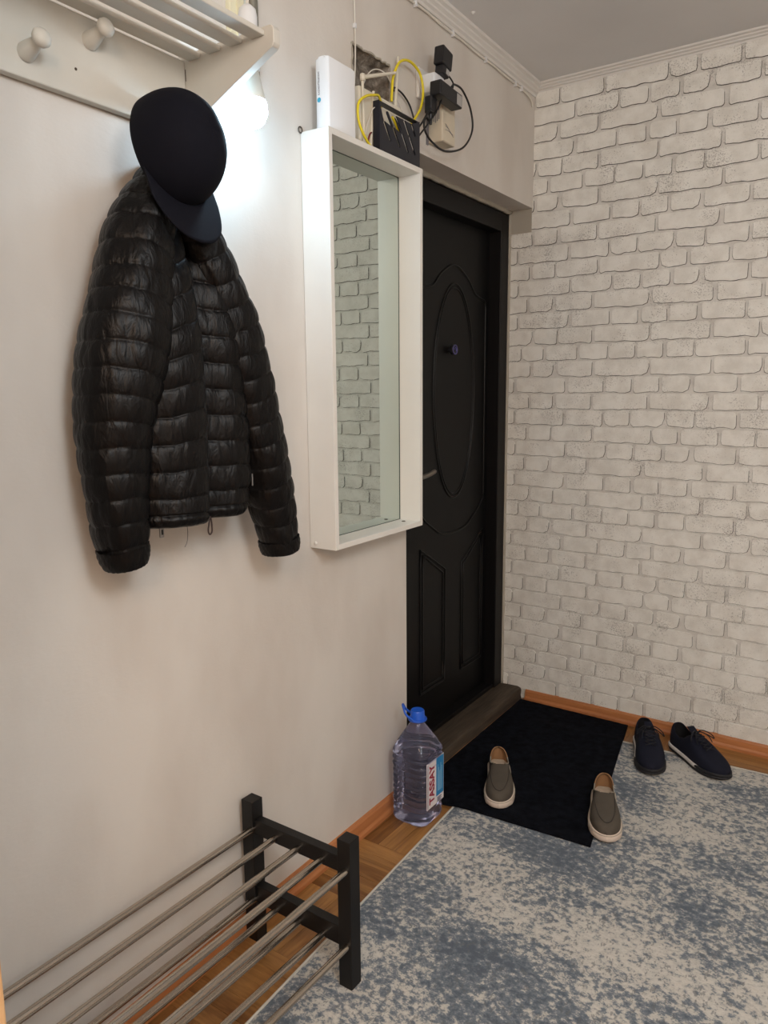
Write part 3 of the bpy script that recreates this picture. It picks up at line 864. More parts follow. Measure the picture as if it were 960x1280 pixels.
# torso
SEC = [(.882, .022), (.872, .080), (.892, .132), (.928, .160), (.965, .172), (.998, .166), (1.018, .138), (1.032, .118), (1.058, .128), (1.095, .146), (1.135, .142), (1.162, .108), (1.170, .060), (1.160, .018), (1.080, .010), (.960, .010)]
VT_ = [# z, s_center, s_scale, o_scale
 (1.085, 1.015, 0.93, 0.92), (1.11, 1.015, 0.96, 0.98), (1.16, 1.017, 1.00, 1.0), (1.30, 1.018, 1.0, 1.02), (1.45, 1.015, 0.92, 1.02), (1.56, 1.010, 0.78, 0.88), (1.64, 1.008, 0.56, 0.72), (1.70, 1.024, 0.38, 0.62), (1.76, 1.036, 0.24, 0.60), (1.79, 1.040, 0.14, 0.5)]
sec = catmull([(s, o, 0) for s, o in SEC], 14, True)
bm = B(); rows = []
NZ = 330
HEM_Z = 1.094
for i in range(NZ+1):
    z = HEM_Z + (1.79-HEM_Z)*i/NZ
    sc, ss, so = lerp_table(z, VT_)
    row = []
    m = len(sec)
    for k in range(m):
        p = sec[k]; nx_ = sec[(k+1) % m]-sec[k-1]
        nrm = Vector((-nx_.y, nx_.x, 0)).normalized()   # outward for this winding
        if (p-Vector((1.015, .07, 0))).dot(nrm) < 0: nrm = -nrm
        s = sc + (p.x-1.018)*ss; o = p.y*so
        # stitch lines climb towards the zip, as the collar carries the weight
        up = max(0.0, (z-1.12)/0.5)
        if p.x < 1.02: zz = z - 0.55*(s-0.90)*up*0.9
        else: zz = z - 0.10*(1.15-s)*up
        hemband = 1 if z < HEM_Z+0.026 else 0
        pf = puff(zz+0.004*noise.noise(Vector((s*20, o*20, 5))), 0.050) if not hemband else puff(z-HEM_Z, 0.026, 0.5)
        wv = noise.noise(Vector((s*34+o*18, z*14, o*30)))
        wv2 = noise.noise(Vector((s*75, z*26+o*40, 9.0)))
        lowleft = 1.0 if (p.x < 0.94 and z < 1.42) else (0.8 if p.x > 1.04 else 0.35)
        disp = 0.0075*(pf-0.75) + (0.0034*wv+0.0030*wv2)*lowleft*(0.6+0.6*(1-pf))
        big = 0.010*noise.noise(Vector((s*9, z*5, o*9)))
        s += nrm.x*(disp+big*0.6); o += nrm.y*(disp+big)
        o = max(o, 0.004)
        row.append(Vector((o, s, z - 0.012*(1 if z < 1.2 else 0)*(1-abs(s-1.05)/0.2)*0 + 0.010*(s-1.0)*(1-i/NZ)*-1.2)))
    rows.append(row)
V = grid_surface(bm, rows, True)
bm.faces.new(V[-1])
c0 = [bm.verts.new(Vector((0.08, 1.015, 1.10)) + (v.co-Vector((0.08, 1.015, 1.10)))*0.93 + Vector((0, 0, 0.012))) for v in V[0]]
for k in range(len(c0)): bm.faces.new((V[0][k], V[0][(k+1) % len(c0)], c0[(k+1) % len(c0)], c0[k]))
bm.faces.new(c0)
torso = obj('torso', bm, 'jacket_nylon', jk, smooth=True)
# zip along the fold of the front
path = []
for i in range(60):
    z = 1.095+0.52*i/59; sc, ss, so = lerp_table(z, VT_)
    path.append((0.1235*so+0.004, sc+(1.028-1.018)*ss, z))
zp = obj('zip', tube(B(), path, 0.0045, 8), 'zip_tape', jk, smooth=True)
# zip pulls, cord and tag hanging under the hem
bm = B(); tube(bm, catmull([(0.118, 1.040, 1.098), (0.119, 1.037, 1.085), (0.12, 1.033, 1.070), (0.12, 1.037, 1.062), (0.12, 1.043, 1.068), (0.119, 1.044, 1.085), (0.118, 1.042, 1.098)], 6), 0.0016, 6)
obj('drawcord', bm, 'drawcord', jk, smooth=True)
pl = obj('zip_pull', boxb(0.094, 0.098, 0.930, 0.940, 1.070, 1.100, 0.0015), 'zip_metal', jk)
obj('pull_hole', boxb(0.0975, 0.0985, 0.933, 0.937, 1.076, 1.086), 'black_plastic', pl)
obj('hanging_thread', tube(B(), catmull([(0.11, 0.985, 1.10), (0.11, 0.988, 1.075), (0.11, 0.985, 1.055), (0.11, 0.978, 1.045)], 5), 0.0005, 5), 'black_cable', jk)
pz = obj('pocket_zip', boxb(0.132, 0.135, 1.150, 1.153, 1.150, 1.176, 0.001), 'zip_metal', jk)
# hood bunched up behind the cap
bm = B(); rows = []
for i in range(41):
    v = i/40; ph = pi*v; row = []
    for k in range(60):
        a = 2*pi*k/60
        d = Vector((sin(ph)*cos(a), sin(ph)*sin(a), cos(ph)))
        n_ = 1 + 0.12*noise.noise(d*2.3) + 0.05*noise.noise(d*6)
        q = Vector((0.062, 1.026, 1.742)) + Vector((d.x*0.044, d.y*0.046, d.z*0.056))*n_
        q.x = max(q.x, 0.022)
        row.append(q)
    rows.append(row)
grid_surface(bm, rows, True); bmesh.ops.remove_doubles(bm, verts=bm.verts, dist=1e-4)
obj('hood', bm, 'jacket_nylon', jk, smooth=True)

# ================================================================== cap
cpR = thing('baseball_cap', 'dark navy baseball cap hung brim down over the black jacket', 'cap', (0.10, 1.0, 1.68), 'wall')
CC = Vector((0.112, 0.988, 1.780)); CA, CB_, CH = 0.084, 0.102, 0.112
TILT = Matrix.Rotation(radians(-13), 3, 'Y') @ Matrix.Rotation(radians(3), 3, 'X')
def capP(o, s, z): return CC + TILT @ Vector((o, s, z))
bm = B(); rows = []
for i in range(41):
    u = i/40; ang = u*pi/2
    h = CH*sin(ang)**0.92; rr = cos(ang)**0.80 if i < 40 else 0.0
    row = []
    for k in range(80):
        a = 2*pi*k/80
        ss_, zz_ = sin(a), cos(a)
        seam = 1 - 0.003*math.exp(-((((a*3/pi) + 0.5) % 1.0 - 0.5)/0.06)**2)
        nn = 1+0.012*noise.noise(Vector((ss_*2, zz_*2, u*2)))
        row.append(capP(h*nn, CA*rr*ss_*seam*nn, CB_*rr*zz_*seam*nn))
    rows.append(row)
grid_surface(bm, rows, True); bmesh.ops.remove_doubles(bm, verts=bm.verts, dist=2e-4)
crown = obj('crown', bm, 'cap_cotton', cpR, smooth=True)
md = crown.modifiers.new('thick', 'SOLIDIFY'); md.thickness = 0.002; md.offset = -1
bm = B(); rows = []
for i in range(15):
    v = i/14; row = []
    for k in range(41):
        u = -1+2*k/40; a = u*radians(68)
        base = Vector((0.004, CA*sin(a)*0.985, -CB_*cos(a)*0.985))
        ext = 0.076*(1-abs(u)**4.0*0.30)
        out = Vector((0.006 + 0.006*v + 0.012*(1-u*u)*(v**0.9) + 0.010*(1-u*u), CA*sin(a)*(0.985+0.03*v), base.z - ext*v))
        row.append(capP(*out))
    rows.append(row)
grid_surface(bm, rows)
br = obj('brim', bm, 'cap_cotton', cpR, smooth=True)
md = br.modifiers.new('thick', 'SOLIDIFY'); md.thickness = 0.004; md.offset = 0

# ================================================================== things on the mirror box and around the niche
# white modem
mdm = thing('modem', 'white upright modem with a rounded spine standing on the mirror box', 'modem', (0.05, 1.57, MZ1), 'wall')
bm = B(); poly = []
for k in range(9):
    a = pi/2+pi*k/8
    poly.append((0.051+0.0205*sin(a+pi/2)*-1*-1 if False else 0.051+0.0205*cos(a-pi/2)*(-1 if False else 1)*0+0.0205*cos(pi*k/8), 1.531-0.006*sin(pi*k/8)))
poly = poly + [(0.0305, 1.634), (0.0715, 1.634)]
prism(bm, poly, 'z', MZ1+0.0008, 2.136)
bmesh.ops.bevel(bm, geom=[e for e in bm.edges if abs(e.verts[0].co.z-e.verts[1].co.z) < 1e-6 and e.verts[0].co.z > 2.1], offset=0.004, segments=3, affect='EDGES')
body = obj('case', bm, 'white_plastic', mdm, smooth=True, angle=40)
bm = lathe(B(), [(0.0055, 0.0), (0.0055, 0.0006), (0.0025, 0.0007), (0.0025, 0.0002)], (0, 0, 0), 'y', 22)
bmesh.ops.transform(bm, matrix=Matrix.Translation((0.043, 1.5253, 2.040)) @ Matrix.Rotation(pi, 4, 'Z'), verts=bm.verts)
obj('logo', bm, 'teal_ink', mdm)
bm = text_bm('KAZAKHTELECOM', 0.0062)
bmesh.ops.transform(bm, matrix=Matrix.Translation((0.043, 1.5249, 2.077)) @ Matrix.Rotation(radians(90), 4, 'Y').inverted() @ Matrix.Rotation(radians(90), 4, 'X'), verts=bm.verts)
obj('lettering', bm, 'grey_ink', mdm)
# wireless router with aerials
rt = thing('wireless_router', 'white wireless router with tilted aerials behind the black slotted case', 'router', (0.03, 1.80, MZ1), 'wall')
obj('case', boxb(0.018, 0.040, 1.698, 1.905, MZ1+0.001, 2.128, 0.004), 'router_plastic', rt)
def aerial(a, b, r0=0.0055, r1=0.0035):
    bm = B(); tube(bm, [Vector(a).lerp(Vector(b), i/6) for i in range(7)], lambda t: r0+(r1-r0)*t, 12)
    k = obj('aerial', bm, 'router_plastic', rt, smooth=True, angle=50)
    obj('hinge', lathe(B(), [(0.0065, -0.008), (0.007, 0.0), (0.0065, 0.008)], a, 'z', 12), 'router_plastic', k, smooth=True)
aerial((0.044, 1.712, MZ1+0.012), (0.044, 1.707, 2.138), 0.005)
aerial((0.046, 1.705, 2.146), (0.046, 1.862, 2.206))
aerial((0.022, 1.898, 2.138), (0.018, 1.922, 2.272))
aerial((0.0435, 1.742, MZ1+0.012), (0.0435, 1.758, 2.128), 0.0045, 0.004)
# black slotted case
sc_ = thing('slotted_case', 'black plastic case with slanted slots leaning on top of the mirror box', 'case', (0.07, 1.85, MZ1), 'wall')
def slotted_plate(o0, o1):
    bm = B()
    s0, s1, z0, z1 = 1.746, 1.952, MZ1+0.001, 2.100
    loops = [[(s0, z0), (s1, z0), (s1, z1), (s0, z1)]]
    slots = [((1.768, 2.051), (1.798, 2.012)), ((1.785, 2.079), (1.810, 2.051)), ((1.813, 2.047), (1.845, 2.008)), ((1.826, 2.079), (1.855, 2.047)), ((1.858, 2.043), (1.888, 2.004)), ((1.869, 2.080), (1.893, 2.050)), ((1.897, 2.045), (1.926, 2.006)), ((1.910, 2.080), (1.927, 2.056))]
    for (a, b) in slots:
        a, b = Vector(a), Vector(b); d = (b-a).normalized(); n = Vector((-d.y, d.x))*0.0042
        loops.append([tuple(a-n), tuple(b-n), tuple(b+d*0.003), tuple(b+n), tuple(a+n), tuple(a-d*0.003)])
    es = []
    for L in loops:
        vs = [bm.verts.new((o1, s, z)) for s, z in L]
        es += [bm.edges.new((vs[i], vs[(i+1) % len(vs)])) for i in range(len(vs))]
    r = bmesh.ops.triangle_fill(bm, use_beauty=True, use_dissolve=False, edges=es)
    faces = [f for f in r['geom'] if isinstance(f, bmesh.types.BMFace)]
    ex = bmesh.ops.extrude_face_region(bm, geom=faces)
    bmesh.ops.translate(bm, verts=[v for v in ex['geom'] if isinstance(v, bmesh.types.BMVert)], vec=(o0-o1, 0, 0))
    return bm
obj('slotted_front', slotted_plate(0.0675, 0.0705), 'navy_plastic', sc_)
bm = B()
box(bm, 0.050, 0.0675, 1.746, 1.7485, MZ1+0.001, 2.100); box(bm, 0.050, 0.0675, 1.9495, 1.952, MZ1+0.001, 2.100)
box(bm, 0.050, 0.0675, 1.7485, 1.9495, 2.0975, 2.100); box(bm, 0.050, 0.0675, 1.7485, 1.9495, MZ1+0.001, MZ1+0.0035)
obj('rim', bm, 'navy_plastic', sc_)

def cable(name, pts, r, m, label, n=10):
    path = catmull(pts, n)
    o = obj(name, tube(B(), path, r, 8), m, base=pts[0], frame='wall', smooth=True)
    return setp(o, label, 'cable')
cable('network_cable', [(.036, 1.858, 2.134), (.036, 1.860, 2.155), (.036, 1.868, 2.200), (.034, 1.905, 2.250), (.030, 1.965, 2.272), (.030, 2.020, 2.258), (.032, 2.036, 2.215), (.034, 2.020, 2.165), (.040, 1.975, 2.120), (.044, 1.94, 2.09)], 0.0038, 'yellow_cable',
      'yellow network cable arching up in a loop above the black slotted case')
cable('network_cable', [(.045, 1.795, 2.100), (.052, 1.772, 2.118), (.060, 1.738, 2.110), (.066, 1.690, 2.092), (.068, 1.655, 2.066), (.068, 1.652, 2.030), (.068, 1.668, 2.003), (.066, 1.700, 1.981), (.060, 1.73, 1.975)], 0.0035, 'yellow_cable',
      'yellow network cable bending down beside the white modem to the mirror box')
cable('network_cable', [(.058, 1.826, 2.082), (.060, 1.848, 2.060), (.060, 1.868, 2.030), (.060, 1.872, 2.005), (.059, 1.862, 1.985)], 0.0036, 'yellow_cable', 'short yellow network cable showing through the slots of the black case')
cable('signal_wire', [(.048, 1.700, 1.985), (.054, 1.712, 2.03), (.056, 1.735, 2.075), (.052, 1.765, 2.09)], 0.0014, 'white_cable', 'thin white wire curling in front of the white wireless router')
cable('signal_wire', [(.040, 1.725, 1.972), (.052, 1.715, 1.985), (.055, 1.722, 2.01), (.050, 1.738, 2.02)], 0.0022, 'red_cable', 'short dark red wire beside the left end of the black slotted case')
cable('signal_wire', [(.004, 1.731, CEIL-0.075), (.004, 1.731, 2.40), (.004, 1.733, 2.30), (.003, 1.735, 2.245), (.000, 1.737, 2.19), (.006, 1.722, 2.12), (.012, 1.710, 2.05)], 0.0022, 'white_cable', 'thin white wire dropping from the ceiling moulding into the rough niche')
cable('signal_wire', [(-.012, 1.785, 2.10), (-.004, 1.780, 2.16), (.004, 1.81, 2.205), (.010, 1.86, 2.215), (.012, 1.90, 2.19), (.014, 1.945, 2.14), (.020, 1.985, 2.09)], 0.0016, 'white_cable', 'thin white wire looping across the rough niche behind the aerials')
cable('power_cable', [(.036, 1.87, 2.165), (.02, 1.90, 2.185), (.012, 1.955, 2.186), (.012, 1.995, 2.165), (.020, 2.010, 2.12), (.04, 1.99, 2.085)], 0.0026, 'black_cable', 'black cable arching out of the niche behind the black slotted case')

# splitter on the wall socket with adapters
sp = thing('socket_splitter', 'white mains splitter plugged into the wall socket above the beige box', 'socket', (0.0, 2.08, 2.22), 'wall')
obj('socket_plate', boxb(0.0, 0.012, 2.045, 2.118, 2.205, 2.290, 0.004), 'white_trim', sp)
obj('splitter_body', boxb(0.012, 0.062, 2.052, 2.112, 2.215, 2.268, 0.006), 'white_plastic', sp)
M1 = Matrix.Translation((0.062, 2.10, 2.30)) @ Matrix.Rotation(radians(-10), 4, 'X')
a1 = thing('power_adapter', 'black mains adapter pointing upwards from the white splitter', 'adapter', (0.06, 2.10, 2.27), 'wall')
obj('case', boxb(-0.016, 0.016, -0.030, 0.030, -0.010, 0.042, 0.004, M=M1), 'black_plastic', a1)
obj('plug_neck', boxb(-0.014, 0.014, -0.020, 0.020, -0.036, -0.010, 0.003, M=M1), 'black_plastic', a1)
obj('sticker', boxb(0.0138, 0.0146, 0.000, 0.018, -0.030, -0.014, M=M1), 'sticker_paper', a1)
M2 = Matrix.Translation((0.082, 2.080, 2.208)) @ Matrix.Rotation(radians(-3), 4, 'X')
a2 = thing('power_adapter', 'black mains adapter with a pale sticker lying across the beige box', 'adapter', (0.08, 2.08, 2.19), 'wall')
obj('case', boxb(-0.018, 0.020, -0.062, 0.072, -0.022, 0.018, 0.004, M=M2), 'black_plastic', a2)
obj('sticker', boxb(0.0198, 0.0206, 0.036, 0.066, -0.018, 0.012, M=M2), 'sticker_paper', a2)
M3 = Matrix.Translation((0.060, 2.032, 2.168))
a3 = thing('power_plug', 'small black plug under the white splitter with two cords', 'plug', (0.06, 2.032, 2.15), 'wall')
obj('case', boxb(-0.013, 0.013, -0.016, 0.016, -0.024, 0.024, 0.005, M=M3), 'black_plastic', a3)
obj('strain_relief', lathe(B(), [(0.004, -0.052), (0.006, -0.024)], (0.06, 2.032, 2.168), 'z', 10), 'black_plastic', a3)
cable('power_cable', [(.060, 2.032, 2.118), (.056, 2.010, 2.130), (.054, 2.006, 2.100), (.052, 2.050, 2.076), (.050, 2.140, 2.070), (.050, 2.255, 2.108), (.050, 2.318, 2.175), (.050, 2.305, 2.235), (.050, 2.250, 2.275), (.056, 2.185, 2.272), (.064, 2.150, 2.252)], 0.0032, 'black_cable', 'black cord hanging in a wide loop around the beige box')
cable('power_cable', [(.072, 2.045, 2.185), (.066, 2.010, 2.145), (.055, 1.985, 2.105), (.050, 1.955, 2.075), (.052, 1.935, 2.05)], 0.0028, 'black_cable', 'black cord running from the plug down behind the black slotted case')
cable('power_cable', [(.080, 2.060, 2.186), (.074, 2.040, 2.150), (.062, 2.005, 2.105), (.050, 1.975, 2.065), (.045, 1.96, 2.02)], 0.0026, 'black_cable', 'second black cord running from the lower adapter behind the slotted case')
cable('power_cable', [(.068, 2.125, 2.276), (.072, 2.145, 2.262), (.070, 2.148, 2.248), (.066, 2.135, 2.235)], 0.0024, 'black_cable', 'short black cord curling from the upright mains adapter')
# beige box
bb = thing('meter_box', 'beige plastic wall box with a speaker grille above the door recess', 'wall box', (0, 2.16, 2.10), 'wall')
obj('case', boxb(0.001, 0.052, 2.118, 2.200, 2.095, 2.245, 0.005, 3), 'beige_plastic', bb)
for i in range(5):
    obj('grille_slot', boxb(0.014+i*0.006, 0.017+i*0.006, 2.1172, 2.1188, 2.150+0.004*abs(i-2), 2.215-0.004*abs(i-2)), 'grey_ink', bb)
for k, zz in enumerate((2.150, 2.156, 2.162)):
    obj('emblem_line', tube(B(), [(0.0525, 2.135+0.05*t, zz-0.02-0.010*t+0.006*sin(t*3+k)) for t in np.linspace(0, 1, 9)], 0.0007, 5), 'grey_ink', bb)
obj('back_plate', boxb(0.0, 0.004, 2.108, 2.118, 2.09, 2.25), 'grey_ink', bb)
# clipped cable under the ceiling moulding
cl = thing('clipped_cable', 'white cable clipped along the wall just below the ceiling moulding', 'cable', (0.006, 2.3, 2.45), 'wall')
ZC = CEIL-0.052
pts = [(0.006, s, ZC - 0.004*abs(sin((s-1.40)*13.5))) for s in np.linspace(0.41, 2.80, 90)] + [(0.008, 2.84, ZC-0.006), (0.010, 2.88, ZC-0.014), (0.006, 2.905, ZC-0.022), (0.004, 2.91, ZC-0.035)]
obj('wire', tube(B(), pts, 0.0032, 8), 'white_cable', cl, smooth=True)
for s in (1.60, 1.81, 2.035, 2.262, 2.497, 2.744, 2.80):
    bm = B(); box(bm, 0.0, 0.012, s-0.004, s+0.004, ZC-0.008, ZC+0.006, 0.002)
    lathe(bm, [(0.002, 0.0), (0.002, 0.014)], (0, s, ZC-0.010), 'x', 8)
    obj('clip', bm, 'white_plastic', cl)
obj('clip', boxb(0.0, 0.009, 1.727, 1.736, 2.282, 2.294, 0.002), 'white_plastic', cl)

# ================================================================== bottle
bt = thing('water_bottle', 'large clear five litre water bottle with blue cap and carry loop', 'bottle', (-1.193, 1.895, 0), 'world')
BC = Vector((-1.193, 1.895, 0))
def rsq(hw, rad, n=9):
    pts = []
    for q, (sx, sy) in enumerate(((1, 1), (-1, 1), (-1, -1), (1, -1))):
        for k in range(n):
            a = pi/2*q + pi/2*k/(n-1)
            pts.append((sx*(hw-rad)+rad*cos(a), sy*(hw-rad)+rad*sin(a)))
    return pts
bm = B(); rows = []
zs = [0.001, 0.004, 0.010] + [0.016+0.0022*i for i in range(102)] + [0.243, 0.252, 0.262, 0.272, 0.282, 0.292, 0.302, 0.311, 0.318, 0.322, 0.3235, 0.334]
for z in zs:
    hw, rad = 0.0635, 0.030
    if z < 0.012: hw = 0.0635-0.010*(1-z/0.012)
    elif z < 0.20: hw += 0.0026*(abs(sin(pi*(z-0.012)/0.0185))**0.6-0.7)
    if 0.19 <= z < 0.245: hw += 0.0022*sin((z-0.19)*340)
    if z > 0.235:
        f = min(1, (z-0.235)/0.085); hw = 0.0635 + (0.0205-0.0635)*(f**1.55); rad = 0.030 + (hw*0.98-0.030)*min(1, f*1.2) if hw > 0.031 else hw*0.98
        hw += 0.0020*sin((z-0.235)*340)*(1-f)
    rad = min(rad, hw*0.99)
    rows.append([BC+Vector((x, y, z)) for x, y in rsq(hw, rad)])
V = grid_surface(bm, rows, True); bm.faces.new(V[0][::-1]); bm.faces.new(V[-1])
bb_ = obj('body', bm, 'bottle_pet', bt, smooth=True, angle=70)
cap = obj('screw_cap', lathe(B(), [(0.024, 0.333), (0.0245, 0.336), (0.0235, 0.338), (0.0225, 0.342), (0.0215, 0.358), (0.0195, 0.361), (0.0, 0.3612)], BC, 'z', 32), 'bottle_cap', bt, smooth=True, angle=40)
bm = B()
ring = [BC+Vector((0.0265*cos(a), 0.0265*sin(a), 0.331)) for a in [2*pi*k/32 for k in range(33)]]
tube(bm, ring, 0.0036, 8, caps=False)
obj('neck_ring', bm, 'bottle_cap', bt, smooth=True)
d1 = Vector((-0.82, -0.57, 0)).normalized(); d2 = Vector((-d1.y, d1.x, 0))
hp = [BC+d2*0.024+d1*0.008+Vector((0, 0, 0.332)), BC+d2*0.022+d1*0.035+Vector((0, 0, 0.352)), BC+d2*0.013+d1*0.044+Vector((0, 0, 0.372)), BC+d1*0.046+Vector((0, 0, 0.376)), BC-d2*0.013+d1*0.044+Vector((0, 0, 0.372)), BC-d2*0.022+d1*0.034+Vector((0, 0, 0.352)), BC-d2*0.024+d1*0.008+Vector((0, 0, 0.332))]
obj('carry_loop', tube(B(), catmull(hp, 8), 0.0036, 8), 'bottle_cap', bt, smooth=True)
# label on the face towards the room
LXf = BC.x+0.0652
def ybox(y0, y1, z0, z1, d0, d1_): return boxb(LXf+d0, LXf+d1_, BC.y+y0, BC.y+y1, z0, z1)
lab = obj('label', ybox(-0.048, 0.052, 0.062, 0.214, -0.0022, 0.0), 'label_white', bt)
obj('label_border', ybox(-0.0455, -0.043, 0.066, 0.210, 0.0, 0.0005), 'label_navy', lab)
obj('label_band', ybox(0.006, 0.050, 0.085, 0.212, 0.0, 0.0005), 'label_blue', lab)
for k in range(6):
    obj('label_print', ybox(0.012, 0.040 - 0.008*(k % 2), 0.064+k*0.003, 0.0652+k*0.003, 0.0, 0.0006), 'label_navy', lab)
for k in range(5):
    obj('label_print', ybox(0.014+0.006*k, 0.016+0.006*k, 0.10, 0.19-0.012*(k % 3), 0.0005, 0.0009), 'label_pale', lab)
bm = text_bm('TASSAY', 0.040, bold=0.0012)
bmesh.ops.scale(bm, verts=bm.verts, vec=(0.92, 1.0, 1))
# text plane: reading direction up (+z), letter tops towards -y
Mt = Matrix(((0, 0, 1, LXf+0.0006), (0, -1, 0, BC.y-0.0195), (1, 0, 0, 0.138), (0, 0, 0, 1)))
bmesh.ops.transform(bm, matrix=Mt, verts=bm.verts)
obj('lettering', bm, 'label_red', lab)

# ================================================================== shoes
def interp(t, tab): return float(np.interp(t, [a for a, b in tab], [b for a, b in tab]))
def smooth_tab(tab):
    P = catmull([(a, b, 0) for a, b in tab], 8)
    return [(p.x, p.y) for p in P]
def build_shoe(root, Lg, Wtab, Htab, Ctab, z0, e1, e2, opening, mats, nst=90, nsec=49):
    Wt, Ht, Ct = smooth_tab(Wtab), smooth_tab(Htab), smooth_tab(Ctab)
    def wid(t): return max(interp(t, Wt), 0.0004)
    def surf(t, y, lift=0.0):
        w_ = wid(t); c = interp(t, Ct); q = min(abs(y)/w_, 0.999)
        cs = q**(1/e1); sn = sqrt(max(0, 1-cs*cs))
        return Vector((t*Lg, y+c, z0+interp(t, Ht)*sn**e2+lift))
    bm = B(); rows = []; info = {}
    for i in range(nst+1):
        t = 0.5-0.5*cos(pi*i/nst); w_ = wid(t); H = interp(t, Ht); c = interp(t, Ct); row = []
        for k in range(nsec):
            a = pi*k/(nsec-1); cs, sn = cos(a), sin(a)
            y = w_*(abs(cs)**e1)*(1 if cs >= 0 else -1); z = z0+H*(max(sn, 0)**e2)
            row.append(Vector((t*Lg, y+c, z)))
        rows.append(row)
    V = grid_surface(bm, rows)
    kill = []
    t0, t1, wf = opening
    for f in bm.faces:
        m_ = f.calc_center_median(); t = m_.x/Lg
        if t0 < t < t1:
            q = (2*(t-t0)/(t1-t0)-1)
            lim = wf*wid(t)*max(0, 1-abs(q)**3.0)**0.5
            if abs(m_.y-interp(t, Ct)) < lim and m_.z > z0+interp(t, Ht)*0.55: kill.append(f)
    bmesh.ops.delete(bm, geom=kill, context='FACES')
    bmesh.ops.remove_doubles(bm, verts=bm.verts, dist=1e-5)
    up = obj('upper', bm, mats, root, smooth=True, angle=60)
    md = up.modifiers.new('thick', 'SOLIDIFY'); md.thickness = 0.0032; md.offset = -1; md.material_offset = 1
    return up, wid, surf, lambda t: interp(t, Ct)
def sole_bm(Lg, wid, ctr, z0, z1, ext, toe_spring=0.004, n=80, round_=0.003):
    bm = B()
    def ring(e, z, zs):
        pts = []
        for sgn in (1, -1):
            rng = range(n+1) if sgn == 1 else range(n-1, 0, -1)
            for i in rng:
                t = 0.5-0.5*cos(pi*i/n)
                x = -e + t*(Lg+2*e); y = ctr(t)+sgn*(wid(t)+e*min(1, sin(pi*min(max(t, 0.0), 1.0))*3))
                pts.append(Vector((x, y, z+zs*max(0, (t-0.75)/0.25)**2)))
        return pts
    R_ = [ring(ext-round_, z0, toe_spring), ring(ext, z0+round_, toe_spring), ring(ext, z1-round_, toe_spring*0.4), ring(ext-round_, z1, toe_spring*0.4)]
    V = grid_surface(bm, R_, True); bm.faces.new(V[0][::-1]); bm.faces.new(V[-1])
    return bm
def insole_bm(Lg, wid, ctr, z, shrink=0.004, t1=0.7, n=40):
    bm = B(); A_ = []; C_ = []
    for i in range(n+1):
        t = 0.02+(t1-0.02)*i/n; w_ = max(wid(t)-shrink, 0.002)
        A_.append(bm.verts.new((t*Lg, ctr(t)+w_, z))); C_.append(bm.verts.new((t*Lg, ctr(t)-w_, z)))
    for i in range(n): bm.faces.new((A_[i], A_[i+1], C_[i+1], C_[i]))
    return bm
def opening_edge(surf, wid, ctr, t0, t1, wf, side, n=24, lo=0.05, hi=0.95):
    pts = []
    for i in range(n+1):
        q = -1+2*(lo+(hi-lo)*i/n); t = t0+(t1-t0)*(q+1)/2
        y = side*wf*wid(t)*max(0, 1-abs(q)**3.0)**0.5
        pts.append(surf(t, y, 0.0008))
    return pts
def loafer(heel, toe, mirror, label, zfl):
    d = Vector(toe)-Vector(heel); Lg = 0.283
    r = thing('loafer', label, 'shoe', (heel[0], heel[1], zfl), 'own', atan2(d.y, d.x), 'pair of grey-brown loafers')
    m_ = mirror
    Wt = [(0, 0.0), (0.012, 0.017), (0.05, 0.027), (0.12, 0.0325), (0.25, 0.0345), (0.42, 0.0355), (0.60, 0.0430), (0.74, 0.0455), (0.86, 0.0400), (0.94, 0.0290), (0.985, 0.0150), (1.0, 0.0)]
    Ht = [(0, 0.052), (0.06, 0.056), (0.20, 0.047), (0.34, 0.052), (0.44, 0.056), (0.58, 0.050), (0.74, 0.042), (0.88, 0.034), (0.96, 0.025), (1.0, 0.010)]
    Ct = [(0, 0), (0.3, 0.002*m_), (0.6, 0.0), (0.85, -0.004*m_), (1.0, -0.006*m_)]
    op = (0.030, 0.475, 0.88)
    up, wid, surf, ctr = build_shoe(r, Lg, Wt, Ht, Ct, 0.022, 0.55, 0.62, op, ['loafer_canvas', 'loafer_lining'])
    obj('sole', sole_bm(Lg, wid, ctr, 0.0, 0.024, 0.0045, 0.003), 'loafer_sole', r, smooth=True, angle=50)
    bmm = sole_bm(Lg, wid, ctr, 0.0205, 0.0235, 0.0056, 0.001, round_=0.001); obj('foxing_stripe', bmm, 'loafer_piping', r, smooth=True, angle=50)
    obj('insole', insole_bm(Lg, wid, ctr, 0.030), 'loafer_insole', r)
    # moccasin apron seam
    ap = []
    for i in range(41):
        a = -pi/2+pi*i/40
        t = 0.45+0.475*cos(a)**0.75; y = 0.0300*sin(a)*(1.0+0.10*cos(a))
        ap.append(surf(t, y, 0.0006))
    obj('apron_seam', tube(B(), ap, 0.0017, 6), 'loafer_stitch', r, smooth=True)
    for s in (1, -1):
        obj('collar_piping', tube(B(), opening_edge(surf, wid, ctr, *op, s, lo=0.30, hi=0.93), 0.0016, 6), 'loafer_piping', r, smooth=True)
    obj('heel_collar', tube(B(), opening_edge(surf, wid, ctr, *op, 1, lo=0.0, hi=0.32)[::-1]+opening_edge(surf, wid, ctr, *op, -1, lo=0.0, hi=0.32), 0.0022, 6), 'loafer_lining', r, smooth=True)
    return r
loafer((-1.112, 2.305), (-0.978, 2.055), 1, 'grey-brown slip-on loafer standing alone in the middle of the black doormat', 0.0152)
loafer((-0.736, 2.330), (-0.645, 2.068), -1, 'grey-brown slip-on loafer standing half on the rug at the doormat edge', 0.0155)
